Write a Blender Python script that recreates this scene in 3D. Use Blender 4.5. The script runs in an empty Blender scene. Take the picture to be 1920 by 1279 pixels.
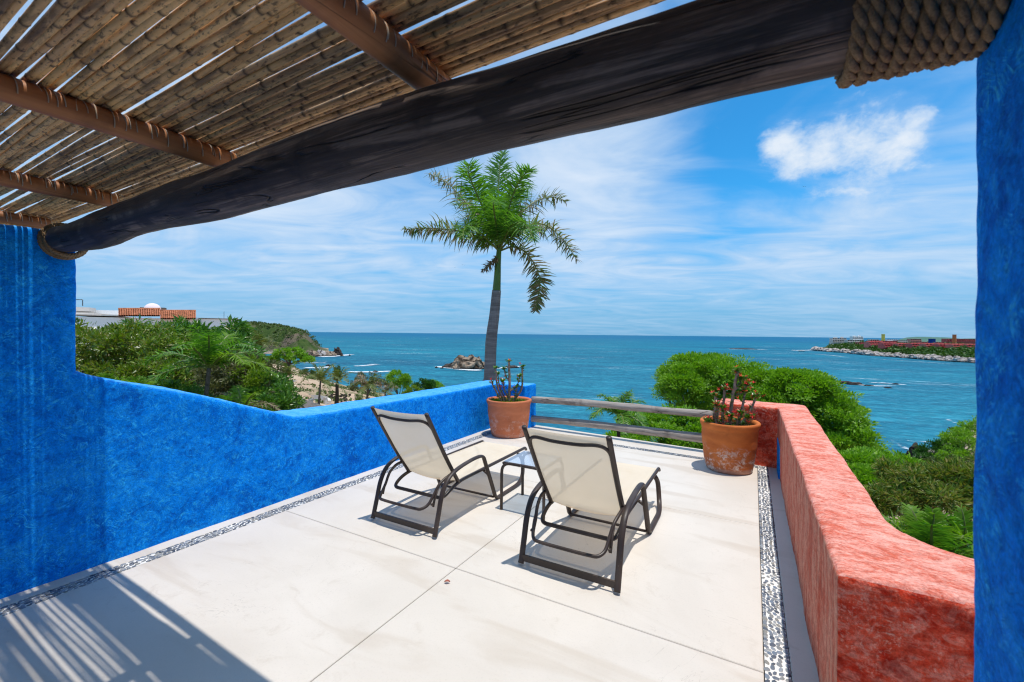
import bpy, bmesh, math, random
import numpy as np
from mathutils import Vector, Matrix, noise
rng = np.random.default_rng(7)
random.seed(7)
SC = bpy.context.scene
COL = SC.collection

# ------------------------------------------------------------------ camera
EYE = np.array([0.0, 0.0, 1.55])
FPX = 809.0                                   # focal length in pixels of the 1920 wide photograph
YAW, ROLL = math.radians(29.2), math.radians(0.6)
R0 = np.array([math.cos(YAW), math.sin(YAW), 0.0])
FW = np.array([-math.sin(YAW), math.cos(YAW), 0.0])
UZ = np.array([0.0, 0.0, 1.0])
CR = math.cos(ROLL) * R0 + math.sin(ROLL) * UZ
CU = math.cos(ROLL) * UZ - math.sin(ROLL) * R0
cam_data = bpy.data.cameras.new("camera")
cam = bpy.data.objects.new("camera", cam_data)
COL.objects.link(cam)
cam.matrix_world = Matrix(((CR[0], CU[0], -FW[0], EYE[0]), (CR[1], CU[1], -FW[1], EYE[1]),
                           (CR[2], CU[2], -FW[2], EYE[2]), (0, 0, 0, 1)))
cam_data.sensor_width = 36.0
cam_data.lens = 36.0 * FPX / 1920.0
cam_data.shift_y = -13.5 / 1920.0
cam_data.clip_start, cam_data.clip_end = 0.05, 60000.0
cam_data.dof.use_dof = True
cam_data.dof.focus_distance = 4.5
cam_data.dof.aperture_fstop = 5.0
SC.camera = cam

def ray(x, y):
    return FW + CR * (x - 960.0) / FPX - CU * (y - 626.0) / FPX
def at(x, y, d):                              # the point a surveyed pixel shows, d metres ahead
    return EYE + ray(x, y) * d
def on_z(x, y, z):
    r = ray(x, y)
    return EYE + r * ((z - EYE[2]) / r[2])
def cd(x, y):                                 # world xy -> lateral, depth seen from the terrace
    return x * R0[0] + y * R0[1], x * FW[0] + y * FW[1]

# ------------------------------------------------------------------ sky, sun, exposure
SUN_DIR = Vector((0.165, -0.018, 1.0)).normalized()
SUN_EL = math.asin(SUN_DIR.z)
SUN_AZ = math.atan2(SUN_DIR.x, SUN_DIR.y)
world = bpy.data.worlds.new("World")
SC.world = world
world.use_nodes = True

class G:
    """small helper round a node tree"""
    def __init__(self, tree):
        self.t = tree
        self.n = tree.nodes
        self.l = tree.links
    def put(self, sock, v):
        if v is None:
            return
        if hasattr(v, "is_output") or isinstance(v, bpy.types.NodeSocket):
            self.l.new(v, sock)
        else:
            if isinstance(v, (tuple, list)) and len(v) == 3 and sock.type == 'RGBA':
                v = (*v, 1.0)
            sock.default_value = v
    def new(self, typ, ins=None, out=0, **props):
        nd = self.n.new(typ)
        for k, v in props.items():
            setattr(nd, k, v)
        if ins:
            for k, v in ins.items():
                self.put(nd.inputs[k], v)
        return nd.outputs[out] if out is not None else nd
    def math(self, op, a, b=None, c=None, clamp=False):
        nd = self.n.new("ShaderNodeMath")
        nd.operation = op
        nd.use_clamp = clamp
        self.put(nd.inputs[0], a)
        self.put(nd.inputs[1], b)
        if c is not None:
            self.put(nd.inputs[2], c)
        return nd.outputs[0]
    def vmath(self, op, a, b=None, out=0):
        nd = self.n.new("ShaderNodeVectorMath")
        nd.operation = op
        self.put(nd.inputs[0], a)
        if b is not None:
            self.put(nd.inputs[1], b)
        return nd.outputs[out]
    def mix(self, f, a, b, mode='MIX'):
        nd = self.n.new("ShaderNodeMix")
        nd.data_type = 'RGBA'
        nd.blend_type = mode
        nd.clamp_factor = True
        self.put(nd.inputs[0], f)
        self.put(nd.inputs[6], a)
        self.put(nd.inputs[7], b)
        return nd.outputs[2]
    def noise(self, vec, scale, detail=4.0, rough=0.55, dist=0.0, out=0, w=None):
        nd = self.n.new("ShaderNodeTexNoise")
        nd.inputs['Scale'].default_value = scale
        nd.inputs['Detail'].default_value = detail
        nd.inputs['Roughness'].default_value = rough
        nd.inputs['Distortion'].default_value = dist
        if vec is not None:
            self.l.new(vec, nd.inputs['Vector'])
        return nd.outputs[out]
    def ramp(self, f, stops, interp='LINEAR'):
        nd = self.n.new("ShaderNodeValToRGB")
        cr = nd.color_ramp
        cr.interpolation = interp
        while len(cr.elements) < len(stops):
            cr.elements.new(0.5)
        for e, (p, c) in zip(cr.elements, stops):
            e.position = p
            e.color = (*c, 1.0) if isinstance(c, (tuple, list)) else (c, c, c, 1.0)
        self.put(nd.inputs[0], f)
        return nd.outputs[0]
    def step(self, f, a, b, lo=0.0, hi=1.0):
        nd = self.n.new("ShaderNodeMapRange")
        nd.interpolation_type = 'SMOOTHSTEP'
        self.put(nd.inputs[0], f)
        for i, v in enumerate((a, b, lo, hi)):
            nd.inputs[i + 1].default_value = v
        return nd.outputs[0]
    def scale(self, vec, s, rot=None, loc=None):
        nd = self.n.new("ShaderNodeMapping")
        self.l.new(vec, nd.inputs[0])
        nd.inputs['Scale'].default_value = s if isinstance(s, (tuple, list)) else (s, s, s)
        if rot:
            nd.inputs['Rotation'].default_value = rot
        if loc:
            nd.inputs['Location'].default_value = loc
        return nd.outputs[0]
    def bump(self, h, strength=0.5, dist=0.01, normal=None):
        nd = self.n.new("ShaderNodeBump")
        nd.inputs['Strength'].default_value = strength
        nd.inputs['Distance'].default_value = dist
        self.l.new(h, nd.inputs['Height'])
        if normal is not None:
            self.l.new(normal, nd.inputs['Normal'])
        return nd.outputs[0]

def build_world():
    g = G(world.node_tree)
    g.n.clear()
    sky = g.n.new("ShaderNodeTexSky")
    sky.sky_type = 'NISHITA'
    sky.sun_disc = False
    sky.sun_elevation = SUN_EL
    sky.sun_rotation = SUN_AZ
    sky.altitude = 30.0
    sky.air_density = 1.0
    sky.dust_density = 0.25
    sky.ozone_density = 4.0
    d = g.new("ShaderNodeTexCoord", out=0)
    xyz = g.new("ShaderNodeSeparateXYZ", {0: d}, out=None)
    z = g.math('MAXIMUM', xyz.outputs[2], 0.0)
    k = g.math('DIVIDE', 1.0, g.math('ADD', z, 0.10))
    flat = g.vmath('MULTIPLY', d, (1.0, 1.0, 0.0))
    nd = g.n.new("ShaderNodeVectorMath"); nd.operation = 'SCALE'
    g.l.new(flat, nd.inputs[0]); g.l.new(k, nd.inputs['Scale'])
    p = nd.outputs[0]
    # turn the cloud sheet so that its streaks run across the bay
    pr = g.scale(p, (1.0, 1.0, 1.0), rot=(0, 0, -YAW))
    big = g.noise(g.scale(pr, (0.9, 1.1, 1.0), loc=(3.1, 1.7, 0.0)), 0.75, 3.0, 0.5, 0.6)
    veil = g.noise(g.scale(pr, (0.75, 1.15, 1.0), loc=(0.4, 2.2, 0.0)), 1.25, 9.0, 0.54, 2.0)
    fine = g.noise(g.scale(pr, (0.8, 2.2, 1.0), loc=(5.0, 0.3, 0.0)), 3.1, 10.0, 0.66, 0.8)
    dens = g.math('ADD', g.math('MULTIPLY', veil, 0.62), g.math('MULTIPLY', fine, 0.11))
    dens = g.math('ADD', dens, g.math('MULTIPLY', big, 0.42))
    def lobe(px, py, r, soft):
        v = ray(px, py); v = v / np.linalg.norm(v)
        dist = g.vmath('DISTANCE', d, tuple(float(c) for c in v), out=1)
        return g.step(dist, r + soft, max(r - soft, 0.0))
    # clear sky opens to the upper right of the bay; the veil is thicker over the palm
    gap = g.math('MAXIMUM', lobe(1500, 150, 0.22, 0.20), lobe(1380, 245, 0.06, 0.10))
    gap = g.math('MAXIMUM', gap, g.math('MULTIPLY', lobe(1640, 190, 0.18, 0.16), 0.8))
    thick = g.math('MAXIMUM', g.math('MULTIPLY', lobe(1130, 340, 0.18, 0.20), 1.75), g.math('MULTIPLY', lobe(480, 420, 0.34, 0.3), 0.95))
    thick = g.math('MAXIMUM', thick, g.math('MULTIPLY', lobe(1610, 390, 0.18, 0.18), 1.45))
    dens = g.math('SUBTRACT', dens, g.math('MULTIPLY', gap, 0.36))
    dens = g.math('ADD', dens, g.math('MULTIPLY', thick, 0.14))
    cov = g.step(dens, 0.33, 0.79)
    # puffy cumulus
    warp = g.noise(g.scale(d, (1.0, 1.0, 1.0)), 9.0, 9.0, 0.60, 0.2, out=1)
    dw = g.vmath('ADD', d, g.vmath('MULTIPLY', g.vmath('SUBTRACT', warp, (0.5, 0.5, 0.5)), (0.05, 0.05, 0.05)))
    def puff(px, py, r, soft):
        v = ray(px, py); v = v / np.linalg.norm(v)
        dist = g.vmath('DISTANCE', dw, tuple(float(c) for c in v), out=1)
        return g.step(dist, r + soft, max(r - soft, 0.0))
    cum = puff(1612, 274, 0.034, 0.10)
    for a in ((1556, 294, 0.024, 0.09), (1665, 300, 0.018, 0.09), (1500, 300, 0.012, 0.07), (1464, 270, 0.014, 0.055), (1722, 230, 0.0, 0.05), (1600, 340, 0.02, 0.10), (1700, 270, 0.0, 0.06)):
        cum = g.math('MAXIMUM', cum, puff(*a))
    grain = g.noise(g.scale(d, (1.0, 1.0, 1.5)), 11.0, 12.0, 0.60, 0.25)
    grain2 = g.noise(g.scale(d, (1.0, 1.0, 1.3), loc=(4, 2, 1)), 38.0, 8.0, 0.62, 0.4)
    cfield = g.math('ADD', g.math('MULTIPLY', cum, 0.80), g.math('ADD', g.math('MULTIPLY', grain, 1.5), g.math('MULTIPLY', grain2, 0.5)))
    cum = g.math('MULTIPLY', g.step(cfield, 1.26, 2.05), g.step(cum, 0.0, 0.30))
    # scattered puffs over the rest of the sky
    cell = g.noise(g.scale(pr, (1.0, 1.3, 1.0), loc=(9.0, 4.0, 0)), 1.9, 7.0, 0.58, 0.4)
    cum2 = g.math('MULTIPLY', g.step(cell, 0.62, 0.74), 0.5)
    low = g.step(xyz.outputs[2], 0.02, 0.16, 0.45, 1.0)
    cov = g.math('MULTIPLY', cov, low)
    total = g.math('MAXIMUM', g.math('MULTIPLY', cov, 0.86), g.math('MULTIPLY', cum, 0.95))
    total = g.math('MAXIMUM', total, g.math('MULTIPLY', cum2, low))
    tint = g.mix(1.0, sky.outputs[0], SKY_TINT, 'MULTIPLY')
    # air near the horizon stays blue over the open sea
    hor = g.step(xyz.outputs[2], 0.0, 0.30, 1.0, 0.0)
    tint = g.mix(g.math('MULTIPLY', hor, 0.85), tint, HOR_COL)
    ccol = g.mix(g.step(dens, 0.6, 1.05), CLOUD_A, CLOUD_B)
    ccol = g.mix(g.math('MULTIPLY', hor, 0.45), ccol, CLOUD_A)
    col = g.mix(total, tint, ccol)
    col = g.mix(g.math('MULTIPLY', cum, 0.74), col, g.mix(g.step(cfield, 1.5, 2.1), (5.8, 6.8, 8.0), (7.5, 7.9, 8.4)))
    bg = g.new("ShaderNodeBackground", {0: col, 1: SKY_STRENGTH})
    g.new("ShaderNodeOutputWorld", {0: bg}, out=None)
SKY_STRENGTH = 0.10
SKY_TINT = (0.28, 1.22, 1.60)
HOR_COL = (1.45, 3.3, 6.0)
CLOUD_A = (4.5, 6.0, 7.9)
CLOUD_B = (7.6, 8.1, 8.7)
build_world()

sun_data = bpy.data.lights.new("sun", 'SUN')
sun_data.energy = 3.4
sun_data.angle = math.radians(0.53)
sun_data.color = (1.0, 0.95, 0.875)
sun = bpy.data.objects.new("sun", sun_data)
sun.rotation_euler = SUN_DIR.to_track_quat('Z', 'Y').to_euler()
sun.location = (3, 0, 20)
COL.objects.link(sun)
SC.view_settings.view_transform = 'Standard'
SC.view_settings.look = 'None'
SC.view_settings.exposure = 0.22
SC.view_settings.gamma = 1.0
SC.view_settings.use_curve_mapping = False
SC.render.engine = 'CYCLES'
SC.cycles.max_bounces = 10
SC.cycles.transparent_max_bounces = 16
SC.cycles.use_denoising = True
SC.cycles.filter_width = 1.2
SC.cycles.sample_clamp_indirect = 4.0
SC.cycles.caustics_reflective = False
SC.cycles.caustics_refractive = False

# ------------------------------------------------------------------ object helpers
def tag(o, label=None, cat=None, group=None, kind=None):
    if label: o['label'] = label
    if cat: o['category'] = cat
    if group: o['group'] = group
    if kind: o['kind'] = kind
    return o
def link(o, parent=None):
    COL.objects.link(o)
    if parent is not None:
        o.parent = parent
    return o
def empty(name, loc=(0, 0, 0), rz=0.0, label=None, cat=None, group=None, kind=None):
    o = bpy.data.objects.new(name, None)
    o.empty_display_size = 0.2
    o.location = loc
    o.rotation_euler = (0, 0, rz)
    link(o)
    return tag(o, label, cat, group, kind)
def mesh_np(name, V, F, smooth=True, mat=None):
    """mesh from numpy arrays; F is (n,3) or (n,4), or a list of such arrays"""
    me = bpy.data.meshes.new(name)
    V = np.asarray(V, dtype=np.float32)
    Fs = [np.asarray(f, dtype=np.int32) for f in (F if isinstance(F, list) else [F]) if len(f)]
    me.vertices.add(len(V))
    me.vertices.foreach_set("co", V.ravel())
    nl = sum(f.size for f in Fs)
    me.loops.add(nl)
    me.loops.foreach_set("vertex_index", np.concatenate([f.ravel() for f in Fs]))
    npoly = sum(len(f) for f in Fs)
    me.polygons.add(npoly)
    starts, s = [], 0
    for f in Fs:
        starts.append(s + np.arange(len(f), dtype=np.int32) * f.shape[1])
        s += f.size
    me.polygons.foreach_set("loop_start", np.concatenate(starts))
    me.polygons.foreach_set("use_smooth", np.full(npoly, smooth))
    me.update(calc_edges=True)
    if mat is not None:
        me.materials.append(mat)
    return me
def obj(name, me, parent=None, loc=None, rz=None):
    o = bpy.data.objects.new(name, me)
    if loc is not None: o.location = loc
    if rz is not None: o.rotation_euler = (0, 0, rz)
    return link(o, parent)
def attr(me, name, vals):
    a = me.attributes.new(name, 'FLOAT', 'POINT')
    a.data.foreach_set("value", np.asarray(vals, dtype=np.float32))

class MB:
    """collects quads and triangles of ONE mesh"""
    def __init__(self):
        self.V, self.Q, self.T, self.n = [], [], [], 0
    def add(self, V, Q=None, T=None):
        V = np.asarray(V, float).reshape(-1, 3)
        if Q is not None and len(Q): self.Q.append(np.asarray(Q, int) + self.n)
        if T is not None and len(T): self.T.append(np.asarray(T, int) + self.n)
        self.V.append(V)
        self.n += len(V)
        return self
    def arrays(self):
        V = np.concatenate(self.V)
        F = []
        if self.Q: F.append(np.concatenate(self.Q))
        if self.T: F.append(np.concatenate(self.T))
        return V, F
    def mesh(self, name, mat, smooth=True):
        V, F = self.arrays()
        return mesh_np(name, V, F, smooth, mat)
    def obj(self, name, mat, parent=None, smooth=True, loc=None):
        return obj(name, self.mesh(name, mat, smooth), parent, loc)
    def box(self, c, s, rz=0.0):
        x, y, z = np.array(s) / 2.0
        P = np.array([(-x, -y, -z), (x, -y, -z), (x, y, -z), (-x, y, -z), (-x, -y, z), (x, -y, z), (x, y, z), (-x, y, z)])
        if rz:
            ca, sa = math.cos(rz), math.sin(rz)
            P = P @ np.array([(ca, sa, 0), (-sa, ca, 0), (0, 0, 1)])
        return self.add(P + np.array(c), [(0, 3, 2, 1), (4, 5, 6, 7), (0, 1, 5, 4), (1, 2, 6, 5), (2, 3, 7, 6), (3, 0, 4, 7)])
    def tube(self, pts, r, sides=8, closed=False, flat=1.0, cap=True, up=None):
        P = np.asarray(pts, float)
        n = len(P)
        r = np.broadcast_to(np.asarray(r, float), (n,))
        if closed:
            T = np.roll(P, -1, 0) - np.roll(P, 1, 0)
        else:
            T = np.gradient(P, axis=0)
        T /= np.linalg.norm(T, axis=1)[:, None] + 1e-12
        a = np.array(up, float) if up is not None else (np.array([0, 0, 1.0]) if abs(T[0][2]) < 0.9 else np.array([1.0, 0, 0]))
        Nn = np.zeros_like(P)
        v = a - T[0] * (a @ T[0]); v /= np.linalg.norm(v)
        for i in range(n):
            if up is not None:
                v = a - T[i] * (a @ T[i])
                if np.linalg.norm(v) < 1e-6: v = Nn[i - 1]
            else:
                v = v - T[i] * (v @ T[i])
            v = v / np.linalg.norm(v)
            Nn[i] = v
        B = np.cross(T, Nn)
        ang = np.linspace(0, 2 * math.pi, sides, endpoint=False)
        V = P[:, None, :] + r[:, None, None] * (np.cos(ang)[None, :, None] * Nn[:, None, :] + flat * np.sin(ang)[None, :, None] * B[:, None, :])
        Q = []
        m = n if closed else n - 1
        i = np.arange(m)[:, None]; j = np.arange(sides)[None, :]
        i2 = (i + 1) % n; j2 = (j + 1) % sides
        Q = np.stack([i * sides + j, i2 * sides + j, i2 * sides + j2, i * sides + j2], -1).reshape(-1, 4)
        V = V.reshape(-1, 3)
        Tt = []
        if cap and not closed:
            V = np.concatenate([V, P[:1], P[-1:]])
            c0, c1 = n * sides, n * sides + 1
            for k in range(sides):
                k2 = (k + 1) % sides
                Tt.append((c0, k, k2)); Tt.append((c1, (n - 1) * sides + k2, (n - 1) * sides + k))
        return self.add(V, Q, Tt)
    def lathe(self, prof, seg=40, c=(0, 0, 0)):
        prof = np.asarray(prof, float)
        a = np.linspace(0, 2 * math.pi, seg, endpoint=False)
        V = np.stack([prof[:, 0, None] * np.cos(a), prof[:, 0, None] * np.sin(a), np.repeat(prof[:, 1, None], seg, 1)], -1).reshape(-1, 3)
        n = len(prof)
        i = np.arange(n - 1)[:, None]; j = np.arange(seg)[None, :]; j2 = (j + 1) % seg
        Q = np.stack([i * seg + j, i * seg + j2, (i + 1) * seg + j2, (i + 1) * seg + j], -1).reshape(-1, 4)
        return self.add(V + np.array(c), Q)
    def grid(self, P):
        P = np.asarray(P, float)
        n, m = P.shape[:2]
        i = np.arange(n - 1)[:, None]; j = np.arange(m - 1)[None, :]
        Q = np.stack([i * m + j, i * m + j + 1, (i + 1) * m + j + 1, (i + 1) * m + j], -1).reshape(-1, 4)
        return self.add(P.reshape(-1, 3), Q)
    def prism(self, poly, axis, a, b):
        """polygon in the plane across axis, extruded from a to b"""
        poly = np.asarray(poly, float); n = len(poly)
        def mk(t):
            o = np.zeros((n, 3))
            ax = [k for k in range(3) if k != axis]
            o[:, ax[0]] = poly[:, 0]; o[:, ax[1]] = poly[:, 1]; o[:, axis] = t
            return o
        V = np.concatenate([mk(a), mk(b)])
        Q = [(k, (k + 1) % n, n + (k + 1) % n, n + k) for k in range(n)]
        self.add(V, Q)
        self.ngons = getattr(self, 'ngons', []) + [[self.n - 2 * n + k for k in range(n)], [self.n - n + k for k in range(n)]]
        return self

def spline(pts, n=8, closed=False):
    """Catmull-Rom through the points"""
    P = np.asarray(pts, float)
    if closed:
        P = np.concatenate([P[-1:], P, P[:2]])
    else:
        P = np.concatenate([2 * P[:1] - P[1:2], P, 2 * P[-1:] - P[-2:-1]])
    out = []
    for i in range(1, len(P) - 2):
        p0, p1, p2, p3 = P[i - 1:i + 3]
        for t in np.linspace(0, 1, n, endpoint=False):
            out.append(0.5 * ((2 * p1) + (-p0 + p2) * t + (2 * p0 - 5 * p1 + 4 * p2 - p3) * t * t + (-p0 + 3 * p1 - 3 * p2 + p3) * t ** 3))
    if not closed:
        out.append(P[-2])
    return np.array(out)
def bendpath(pts, rad=0.05, n=5):
    """polyline with rounded corners"""
    P = [np.array(p, float) for p in pts]
    out = [P[0]]
    for i in range(1, len(P) - 1):
        a, b, c = P[i - 1], P[i], P[i + 1]
        u, v = a - b, c - b
        lu, lv = np.linalg.norm(u), np.linalg.norm(v)
        k = min(rad, lu * 0.48, lv * 0.48)
        s, e = b + u / lu * k, b + v / lv * k
        for t in np.linspace(0, 1, n):
            out.append((1 - t) ** 2 * s + 2 * t * (1 - t) * b + t * t * e)
    out.append(P[-1])
    return np.array(out)
def fbm(v, s, o=4):
    return noise.fractal(Vector((float(v[0]) * s, float(v[1]) * s, float(v[2]) * s)), 1.0, 2.0, o)
def unit(v):
    v = np.asarray(v, float)
    return v / (np.linalg.norm(v, axis=-1, keepdims=True) + 1e-12)
def ss(x, a, b):
    t = np.clip((np.asarray(x, float) - a) / (b - a), 0, 1)
    return t * t * (3 - 2 * t)

# ------------------------------------------------------------------ materials
def material(name):
    m = bpy.data.materials.new(name)
    m.use_nodes = True
    g = G(m.node_tree)
    g.n.clear()
    return m, g
def out(g, sh, disp=None):
    g.new("ShaderNodeOutputMaterial", {0: sh}, out=None)
def principled(g, col, rough=0.6, spec=0.3, normal=None, **kw):
    ins = {'Base Color': col, 'Roughness': rough, 'Specular IOR Level': spec}
    if normal is not None: ins['Normal'] = normal
    for k, v in kw.items(): ins[k.replace('_', ' ')] = v
    return g.new("ShaderNodeBsdfPrincipled", ins)
def simple(name, col, rough=0.6, spec=0.3, var=0.25, scale=8.0, metallic=0.0, bump=0.0):
    m, g = material(name)
    c = g.new("ShaderNodeTexCoord", out=3)
    nz = g.noise(c, scale, 5.0, 0.6)
    dark = tuple(x * (1 - var) for x in col); light = tuple(min(1, x * (1 + var)) for x in col)
    n = g.bump(g.noise(c, scale * 6, 4.0), bump, 0.01) if bump else None
    out(g, principled(g, g.ramp(nz, [(0.3, dark), (0.7, light)]), rough, spec, n, Metallic=metallic))
    return m

def stucco(name, deep, main, pale, top, strokes=1.0, streak=False):
    """hand trowelled, colour washed lime plaster; upward faces are sun bleached"""
    m, g = material(name)
    c = g.new("ShaderNodeTexCoord", out=3)
    geo = g.new("ShaderNodeNewGeometry", out=None)
    big = g.noise(c, 1.7, 4.0, 0.6, 0.8)
    mid = g.noise(c, 6.5, 6.0, 0.62, 2.6)
    # brush strokes: short curved hairs
    wv = g.vmath('ADD', c, g.vmath('MULTIPLY', g.vmath('SUBTRACT', g.noise(c, 5.0, 2.0, 0.5, 0.0, out=1), (0.5, 0.5, 0.5)), (0.55, 0.55, 0.55)))
    hair = g.noise(g.scale(wv, (9.0, 22.0, 95.0)), 1.0, 4.0, 0.62, 0.7)
    hair2 = g.noise(g.scale(wv, (60.0, 60.0, 14.0), rot=(0.6, 0.3, 0.2)), 1.0, 4.0, 0.6, 0.5)
    if streak:                     # short bristle marks instead of long swirls
        hair = g.noise(g.scale(c, (34.0, 34.0, 60.0), rot=(0.5, 0.4, 0.0)), 1.0, 6.0, 0.68, 0.9)
        hair2 = g.noise(g.scale(c, (75.0, 75.0, 40.0), rot=(-0.5, -0.4, 0.0)), 1.0, 4.0, 0.65, 0.6)
    patch = g.noise(c, 9.0, 5.0, 0.6, 1.2)
    h = g.math('ADD', g.math('MULTIPLY', hair, 0.6), g.math('MULTIPLY', hair2, 0.4))
    tone = g.math('ADD', g.math('MULTIPLY', big, 0.35), g.math('MULTIPLY', mid, 0.65))
    col = g.ramp(tone, [(0.30, deep), (0.50, main), (0.72, tuple(0.65 * a + 0.35 * b for a, b in zip(main, pale)))])
    f = g.math('MULTIPLY', g.step(h, 0.49, 0.62), g.step(patch, 0.40, 0.62))
    col = g.mix(g.math('MULTIPLY', f, 0.75 * strokes), col, pale)
    if not streak:
        cl1 = g.noise(c, 3.4, 9.0, 0.70, 0.9)
        cl2 = g.noise(g.scale(c, (1.0, 1.0, 1.0), loc=(5, 3, 9)), 14.0, 8.0, 0.72, 1.1)
        cl = g.math('ADD', g.math('MULTIPLY', cl1, 0.55), g.math('MULTIPLY', cl2, 0.45))
        col = g.mix(g.math('MULTIPLY', g.step(cl, 0.53, 0.66), 0.50), col, tuple(0.45 * a + 0.55 * b for a, b in zip(main, pale)))
        col = g.mix(g.math('MULTIPLY', g.step(cl, 0.49, 0.38), 0.80), col, deep)
    f2 = g.math('MULTIPLY', g.step(h, 0.50, 0.36), 0.45 * strokes)
    col = g.mix(f2, col, deep)
    if streak:
        bl = g.noise(g.scale(c, (5.0, 5.0, 6.5), loc=(2, 5, 1)), 1.0, 7.0, 0.68, 0.6)
        pb = g.noise(g.scale(c, (11.0, 11.0, 15.0), loc=(7, 1, 4)), 1.0, 9.0, 0.74, 1.2)
        col = g.mix(g.math('MULTIPLY', g.step(pb, 0.47, 0.62), 0.62), col, (0.92, 0.33, 0.22))
        col = g.mix(g.math('MULTIPLY', g.step(bl, 0.52, 0.64), 0.6), col, (0.34, 0.007, 0.003))
        col = g.mix(g.math('MULTIPLY', g.math('MULTIPLY', g.step(h, 0.50, 0.60), g.step(bl, 0.54, 0.44)), 0.65), col, (0.95, 0.40, 0.27))
    if streak:                     # vertical rain streaks on this wash
        st = g.noise(g.scale(c, (17.0, 17.0, 1.3)), 1.0, 8.0, 0.72, 0.5)
        sx = g.new("ShaderNodeSeparateXYZ", {0: geo.outputs['True Normal']}, out=0)
        side = g.step(g.math('ABSOLUTE', sx), 0.55, 0.9)
        stain = g.mix(g.step(g.math('ADD', g.math('MULTIPLY', st, 0.7), g.math('MULTIPLY', patch, 0.3)), 0.40, 0.62), STREAK_A, STREAK_B)
        col = g.mix(g.math('MULTIPLY', side, 0.72), col, stain)
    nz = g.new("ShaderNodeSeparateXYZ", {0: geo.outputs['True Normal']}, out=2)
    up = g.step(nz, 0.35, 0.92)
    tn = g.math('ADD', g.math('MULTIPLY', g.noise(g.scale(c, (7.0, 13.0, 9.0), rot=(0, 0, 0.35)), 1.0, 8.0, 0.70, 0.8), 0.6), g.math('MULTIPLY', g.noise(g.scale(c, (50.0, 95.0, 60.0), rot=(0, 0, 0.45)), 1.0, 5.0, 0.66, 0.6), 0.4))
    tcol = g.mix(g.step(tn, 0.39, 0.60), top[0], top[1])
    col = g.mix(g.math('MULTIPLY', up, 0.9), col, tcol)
    gr = g.noise(c, 105.0, 5.0, 0.75, 0.3)
    gr2 = g.noise(c, 38.0, 6.0, 0.72, 0.5)
    gv = g.math('ADD', g.math('MULTIPLY', gr, 0.55), g.math('MULTIPLY', gr2, 0.45))
    col = g.mix(1.0, col, g.ramp(gv, [(0.34, (0.62, 0.60, 0.60)), (0.5, (0.95, 0.95, 0.95)), (0.66, (1.25, 1.28, 1.28))]), 'MULTIPLY')
    hb = g.math('ADD', g.math('MULTIPLY', h, 0.5), g.math('MULTIPLY', g.noise(c, 48.0, 6.0, 0.7), 0.7))
    hb = g.math('ADD', hb, g.math('MULTIPLY', mid, 0.6))
    n = g.bump(hb, 0.65, 0.020 if streak else 0.014)
    out(g, principled(g, col, 0.9, 0.06, n))
    return m
STREAK_A, STREAK_B = (0.52, 0.13, 0.08), (0.74, 0.42, 0.29)
M = {}
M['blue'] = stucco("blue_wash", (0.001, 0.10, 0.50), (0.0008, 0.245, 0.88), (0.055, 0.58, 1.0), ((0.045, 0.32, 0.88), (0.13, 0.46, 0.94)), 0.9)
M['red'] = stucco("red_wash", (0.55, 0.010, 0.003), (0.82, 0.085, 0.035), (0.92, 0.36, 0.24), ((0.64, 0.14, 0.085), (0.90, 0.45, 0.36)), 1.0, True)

def floor_mat():
    m, g = material("polished_cream_concrete")
    c = g.new("ShaderNodeTexCoord", out=3)
    a = g.noise(c, 1.1, 5.0, 0.6, 0.5)
    b = g.noise(g.scale(c, (0.5, 2.2, 1.0), rot=(0, 0, 0.35)), 1.6, 5.0, 0.55, 0.8)
    f = g.noise(c, 90.0, 4.0, 0.65)
    col = g.ramp(a, [(0.3, (0.60, 0.545, 0.475)), (0.65, (0.675, 0.62, 0.55))])
    col = g.mix(g.math('MULTIPLY', g.step(b, 0.50, 0.68), 0.55), col, (0.52, 0.445, 0.36))
    col = g.mix(g.math('MULTIPLY', g.step(f, 0.52, 0.70), 0.22), col, (0.45, 0.41, 0.36))
    ck = g.noise(c, 0.9, 6.0, 0.62, 1.4)
    ckl = g.step(g.math('ABSOLUTE', g.math('SUBTRACT', ck, 0.5)), 0.0, 0.0022, 1.0, 0.0)
    ckm = g.step(g.noise(g.scale(c, (1.0, 1.0, 1.0), loc=(3, 8, 0)), 0.8, 2.0, 0.5), 0.50, 0.60)
    col = g.mix(g.math('MULTIPLY', g.math('MULTIPLY', ckl, ckm), 0.35), col, (0.30, 0.26, 0.22))
    wt = g.noise(g.scale(c, (1.0, 1.0, 1.0), loc=(9, 2, 0)), 7.0, 7.0, 0.72, 0.6)
    col = g.mix(g.math('MULTIPLY', g.math('MULTIPLY', g.step(wt, 0.54, 0.68), g.step(a, 0.40, 0.58)), 0.28), col, (0.46, 0.39, 0.31))
    n = g.bump(f, 0.12, 0.002)
    out(g, principled(g, col, 0.55, 0.3, n))
    return m
M['floor'] = floor_mat()
M['mortar'] = simple("pale_mortar", (0.76, 0.74, 0.70), 0.9, 0.1, 0.12, 20, bump=0.3)
M['joint'] = simple("joint_dirt", (0.10, 0.085, 0.07), 0.95, 0.05, 0.2, 20)

def pebble_mat():
    m, g = material("river_pebble")
    r = g.new("ShaderNodeNewGeometry", out=None).outputs['Random Per Island']
    ob = g.new("ShaderNodeObjectInfo", out=None).outputs['Random']
    k = g.math('FRACT', g.math('ADD', r, g.math('MULTIPLY', ob, 7.31)))
    col = g.ramp(k, [(0.0, (0.06, 0.07, 0.09)), (0.25, (0.12, 0.14, 0.175)), (0.5, (0.20, 0.225, 0.26)), (0.68, (0.25, 0.24, 0.21)), (0.84, (0.33, 0.35, 0.37)), (1.0, (0.15, 0.19, 0.25))])
    out(g, principled(g, col, 0.45, 0.4))
    return m
M['pebble'] = pebble_mat()

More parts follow.
